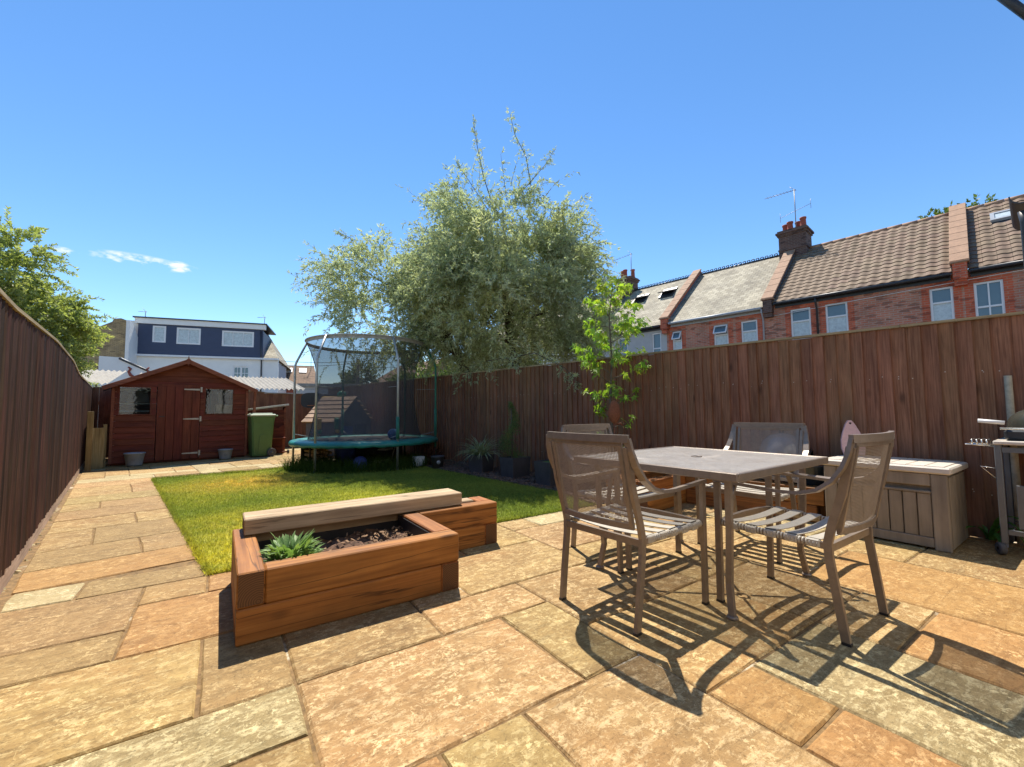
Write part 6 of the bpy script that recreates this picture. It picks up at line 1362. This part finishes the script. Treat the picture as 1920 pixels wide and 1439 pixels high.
def limb(b, a, c, r0, r1, r, wob=.12, n=7, up=.0):
    a, c = Vector(a), Vector(c); pts = []; rs = []
    for i in range(n):
        f = i / (n - 1); p = a.lerp(c, f); p += Vector((r.normal(0, wob) * math.sin(PI * f), r.normal(0, wob) * math.sin(PI * f), up * math.sin(PI * f) + r.normal(0, wob) * .5 * math.sin(PI * f))); pts.append(p); rs.append(r0 + (r1 - r0) * f ** .8)
    b.tube(pts, rs, 9); return pts
def silver_tree():
    r = np.random.default_rng(21); B = Vector((5.35, 8.15, 0)); t = empty("silver_tree", B); tag(t, "big silvery weeping pear tree leaning over the right fence", "tree")
    o = np.array(B)
    E = [(4.97, 7.59, 3.45, 2.1, 1.75, 1.55, 1.0), (4.85, 7.6, 4.9, 1.45, 1.3, .95, .5), (2.95, 9.35, 3.4, 1.15, 1.05, 1.0, .8), (2.45, 9.65, 4.1, .6, .65, .65, .7), (3.9, 8.6, 3.6, 1.15, 1.15, .95, .9), (5.85, 6.55, 2.95, .95, .85, .85, 1.0), (3.7, 8.25, 2.75, 1.0, .8, .5, .8), (5.7, 6.9, 2.45, .8, .6, .45, .9), (5.75, 7.0, 4.3, .9, .9, .85, .6), (5.5, 6.95, 5.2, .45, .5, .5, .35), (4.1, 8.2, 5.1, .45, .5, .5, .35)]
    b = MB(); tips = []
    root1, root2, root3 = Vector((5.1, 7.75, 0)), Vector((5.25, 7.65, 0)), Vector((4.75, 8.3, 0))
    f1 = limb(b, root1 - B, Vector((4.1, 8.3, 2.5)) - B, .13, .075, r, .03); f2 = limb(b, root2 - B, Vector((5.15, 7.7, 3.0)) - B, .14, .09, r, .04); f3 = limb(b, root1 - B, Vector((5.05, 7.4, 2.6)) - B, .12, .07, r, .05)
    b.build("trunk", MAT['trunk'], t); b = MB()
    for a, c, q in ((f1[-1], (2.9, 9.3, 3.5), .05), (f1[-1], (3.5, 8.8, 3.7), .05), (f1[-2], (3.6, 8.6, 2.8), .045), (f2[-1], (4.9, 7.6, 5.2), .06), (f2[-1], (5.7, 7.1, 4.3), .05), (f3[-1], (5.8, 6.6, 3.1), .05), (f3[-2], (4.5, 7.5, 3.1), .045), (f2[-2], (6.2, 7.6, 3.6), .05), (f1[-1], (2.4, 9.6, 4.3), .035), (f3[-1], (4.6, 6.8, 3.2), .04), (f2[-1], (4.3, 8.1, 4.6), .04)):
        limb(b, a, Vector(c) - B, q, .012, r, .12, 7, .12)
    lead = [([(4.75, 7.55, 5.2), (4.52, 7.69, 6.1), (4.4, 7.72, 6.7), (4.3, 7.74, 7.3)], .012), ([(5.35, 7.2, 5.2), (5.40, 7.12, 5.75), (5.27, 7.15, 6.5), (5.05, 7.24, 6.95), (4.95, 7.28, 7.42)], .012), ([(4.6, 7.6, 5.3), (4.2, 7.9, 6.1), (4.0, 7.95, 6.35)], .009), ([(5.7, 6.9, 4.6), (6.0, 6.7, 5.2), (6.25, 6.6, 5.0)], .008), ([(2.6, 9.6, 4.3), (2.3, 9.9, 5.0), (2.1, 10.0, 5.1)], .01), ([(4.4, 7.0, 2.0), (4.18, 5.5, 1.98), (4.25, 4.85, 1.68), (4.27, 4.55, 1.42)], .01), ([(5.1, 7.2, 5.6), (5.6, 6.9, 6.3), (5.75, 6.8, 6.6)], .008), ([(4.3, 7.9, 5.6), (3.9, 8.2, 6.0), (3.75, 8.3, 5.9)], .008), ([(5.0, 7.5, 5.6), (4.85, 7.5, 6.6)], .008), ([(4.2, 7.1, 2.0), (4.02, 6.1, 1.95), (3.97, 5.6, 1.72)], .009)]
    LP, LD = [], []
    for pts, q in lead:
        P = [Vector(p) - B for p in pts]; b.tube(P, [q * (1 - .7 * i / (len(P) - 1)) for i in range(len(P))], 5)
        for i in range(len(P) - 1):
            for f in np.arange(0.05, 1, .075): LP.append(tuple(P[i].lerp(P[i + 1], f) + Vector(r.normal(0, .02, 3)))); d = (P[i + 1] - P[i]).normalized() * .5 + Vector(r.normal(0, .7, 3)); LD.append(tuple(d))
    b.build("limb", MAT['trunk'], t)
    # foliage hangs in separate clumps on the envelope, with gaps between them
    K, KN = crown_points(E, r, 240, .45); PP, PD = [], []
    for c, nn in zip(K, KN):
        m = int(r.uniform(14, 46)); rr_ = r.uniform(.2, .48); d = r.normal(0, 1, (m, 3)); d /= np.linalg.norm(d, axis=1)[:, None]; q = c + d * rr_ * (r.random((m, 1)) ** .5) * np.array([1, 1, .75]); PP.append(q); PD.append(d * .7 + nn * .7)
    P = np.concatenate(PP); D = np.concatenate(PD); D = D * np.array([1, 1, .7]) + np.array([0, 0, .5]) + r.normal(0, .35, D.shape); D /= np.linalg.norm(D, axis=1)[:, None]
    sprays(P - o, D, r, 6, .088, .27, 5, .088, .022, MAT['silver_leaf'], t, MAT['twig'])
    # long loose shoots that break the outline
    K, KN = crown_points([e[:6] + (1.0,) for e in E[:5]] + [E[8]], r, 170, .85); KN = KN + np.array([0, 0, .5]) + r.normal(0, .3, KN.shape)
    sprays(K - o, KN, r, 9, .085, .11, 4, .08, .02, MAT['silver_leaf'], t, MAT['twig'], lname="shoot_leaves", twig_w=.01)
    sprays(np.array(LP), np.array(LD), r, 3, .045, .05, 5, .055, .014, MAT['silver_leaf'], t, MAT['twig'], lname="leader_leaves")
    # pendulous skirts that hang below the crown
    k = 230; P = np.stack([r.uniform(1.9, 6.4, k), r.uniform(6.4, 9.9, k), r.uniform(2.1, 2.9, k)], 1); P[:, 1] = 11.8 - P[:, 0] * .8 + r.normal(0, .6, k)
    sprays(P - o, np.stack([r.normal(0, .5, k), r.normal(0, .5, k), r.normal(-.2, .3, k)], 1), r, 7, .07, .3, 6, .06, .0145, MAT['silver_leaf'], t, MAT['twig'], lname="hanging_foliage")
silver_tree()
def left_tree():
    r = np.random.default_rng(5); B = Vector((-5.2, 16.4, 0)); o = np.array(B); t = empty("robinia_tree", B); tag(t, "yellow green feathery tree rising beyond the left fence", "tree")
    E = [(-4.54, 16.23, 3.2, 1.35, 1.3, 1.1, 1.0), (-4.5, 15.98, 4.95, .72, .8, .8, .8), (-3.95, 16.08, 3.45, .75, .9, .8, .9), (-3.85, 15.79, 2.5, .55, .7, .6, .9), (-5.3, 16.03, 4.1, 1.1, 1.1, 1.4, .9), (-3.45, 15.9, 3.55, .45, .5, .3, .8), (-4.2, 15.9, 2.2, .9, .8, .6, .9)]
    b = MB(); f = limb(b, (0, 0, 0), (.3, -.1, 2.6), .16, .10, r, .05); b.build("trunk", MAT['trunk'], t); b = MB()
    for c in ((-4.3, 16.0, 5.2), (-3.8, 16.1, 3.6), (-5.3, 16.0, 4.8), (-3.7, 15.8, 2.9), (-4.2, 15.8, 3.6)): limb(b, f[-1], Vector(c) - B, .06, .012, r, .1, 7, .15)
    b.build("limb", MAT['trunk'], t)
    P, D = crown_points(E, r, 1900, .3); D = D * np.array([1, 1, .45]) + np.array([0, 0, .3]) + r.normal(0, .25, D.shape)
    sprays(P - o, D, r, 7, .075, .13, 8, .085, .034, MAT['robinia_leaf'], t, MAT['twig'], side=.95)
left_tree()
def small_tree(name, label, loc, E, n, mat, ll=.12, lw=.06, step=.14, seed=1, trunk=True):
    r = np.random.default_rng(seed); B = Vector(loc); t = empty(name, loc); tag(t, label, "tree"); b = MB(); limb(b, (0, 0, 0), (0, 0, E[0][2]), .16, .06, r, .05); b.build("trunk", MAT['trunk'], t)
    P, D = crown_points(E, r, n, .3); D = D + np.array([0, 0, .4]) + r.normal(0, .3, D.shape); sprays(P - np.array(B), D, r, 4, step, .15, 6, ll, lw, mat, t, MAT['twig'])
small_tree("tree", "round green tree top showing above the right tiled roof", (37.5, 5.9, 0), [(37.5, 5.9, 10.9, 1.5, 2.9, 1.9, 1)], 560, MAT['far_leaf'], .26, .13, .25, 3)
small_tree("tree", "small pale green tree seen through the trampoline net", (9.6, 36.5, 0), [(9.6, 36.5, 3.9, 1.0, 1.0, 1.0, 1), (8.6, 35.9, 3.2, .8, .8, .7, 1)], 330, MAT['far_leaf'], .16, .08, .16, 4)
small_tree("tree", "dark far tree between the garages and the brown house", (12.5, 33.5, 0), [(12.5, 33.5, 2.9, 1.6, 1.4, .9, 1)], 260, MAT['far_leaf'], .18, .09, .16, 6)
small_tree("tree", "leafy garden tree behind the silver tree by the far terrace", (10.0, 16.0, 0), [(10.0, 16.0, 2.6, 1.9, 2.2, 1.3, 1), (8.2, 19, 2.3, 1.6, 1.6, 1.0, 1)], 520, MAT['far_leaf'], .14, .07, .16, 7)
# young star-leaved tree in front of the right fence
def star_leaf():
    b = MB(); pts = []
    lobes = [(-128, .55), (-62, .88), (0, 1.0), (62, .88), (128, .55)]
    seq = [(180, .12)]
    for i, (a, l) in enumerate(lobes):
        seq.append((a - 9, l * .62)); seq.append((a, l)); seq.append((a + 9, l * .62))
        if i < 4: seq.append(((a + lobes[i + 1][0]) / 2, .34))
    ring = [(l * math.sin(rad(a)), l * math.cos(rad(a)) + .15, -.12 * l * l + (.05 if l < .4 else 0)) for a, l in seq]; n = len(ring)
    b.add([(0, .15, .03)] + ring, [(0, i + 1, (i + 1) % n + 1) for i in range(n)]); b.add([(-.012, .0, 0), (.012, 0, 0), (.012, -.5, .1), (-.012, -.5, .1)], [(0, 1, 2, 3)]); return b.mesh("leaf", MAT['maple_leaf'])
def star_tree():
    r = np.random.default_rng(9); B = Vector((4.29, 3.97, 0)); t = empty("star_leaf_sapling", B); tag(t, "bright green young tree with star shaped leaves in front of the right fence", "tree")
    b = MB(); tr = [(0, 0, 0), (.01, 0, .62), (.0, .01, 1.15), (.03, 0, 1.7), (.02, .02, 2.3), (.07, -.02, 2.8)]; b.tube(tr, [.02, .017, .014, .011, .008, .003], 8); b.build("trunk", MAT['twig'], t); b = MB(); LP = []
    for k in range(34):
        z = .5 + 2.2 * (k / 33) ** .7; f = z / 2.8; i = min(4, int(f * 5)); p0 = Vector(tr[i]).lerp(Vector(tr[i + 1]), min(1, max(0, (z - tr[i][2]) / (tr[i + 1][2] - tr[i][2])))); az = k * 2.4 + r.normal(0, .3)
        L = .36 if .75 < z < 1.2 else (.18 if z < 1.35 else .42 * (1 - max(0, z - 1.95) / 1.05) + .07)
        tip = p0 + Vector((math.cos(az) * L, math.sin(az) * L, L * r.uniform(.3, .75))); mid = p0.lerp(tip, .5) + Vector((0, 0, -.02)); b.tube([p0, mid, tip], [.006, .004, .002], 5)
        m = int(7 + 12 * (L / .34)) if z > 1.35 else int(5 + 5 * L / .3)
        for q in range(m): g = r.uniform(.35, 1.05); LP.append((p0.lerp(tip, g) + Vector(r.normal(0, .035, 3)), az))
    for q in range(10): LP.append((Vector(tr[-1]) + Vector(r.normal(0, .05, 3)) - Vector((0, 0, r.uniform(0, .25))), r.uniform(0, 6)))
    b.build("branch", MAT['twig'], t); me = star_leaf()
    rn_ = random.Random(2); rn_.shuffle(LP); ex_v, ex_f = [], []; src = [v.co.copy() for v in me.vertices]; fsrc = [tuple(p.vertices) for p in me.polygons]
    for p, az in LP[296:]:
        s = r.uniform(.055, .095); Mx = Matrix.Translation(p) @ Euler((r.uniform(-1.5, -.35), r.normal(0, .5), az - PI / 2 + r.normal(0, .7))).to_matrix().to_4x4() @ Matrix.Scale(s, 4); b0 = len(ex_v); ex_v += [Mx @ v for v in src]; ex_f += [tuple(b0 + i for i in f) for f in fsrc]
    q = MB(); q.add(ex_v, ex_f); tag(q.build("leaf", MAT['maple_leaf'], t), kind='stuff')
    for p, az in LP[:296]:
        s = r.uniform(.052, .09); link("leaf", me, t, p, rot=(r.uniform(-1.5, -.35), r.normal(0, .5), az - PI / 2 + r.normal(0, .7)), scale=(s, s, s * 1.1))
star_tree()
t = empty("rusty_ornament", (4.08, 3.73, 0)); tag(t, "rusty pear shaped metal ornament on a thin stake by the sapling", "ornament"); b = MB(); b.tube([(0, 0, 0), (0, 0, .98)], .007, 6); b.build("stake", MAT['rust'], t)
b = MB(); pr = [(.001, .0), (.05, .04), (.078, .10), (.08, .16), (.06, .24), (.035, .285), (.001, .30)]; b.lathe(pr, 18, (0, 0, .86)); 
for i, v in enumerate(b.v): b.v[i] = (v[0], v[1] * .45, v[2])
b.build("pear", MAT['rust'], t); q = MB(); q.tube([(.0, 0, .86), (.08, -.03, .87), (.12, -.05, .83)], [.006, .014, .003], 6); q.build("leaf_spur", MAT['rust'], t)
for ch in t.children:
    if ch.name.startswith("pear"): ch.rotation_euler = (0, 0, rad(-35))
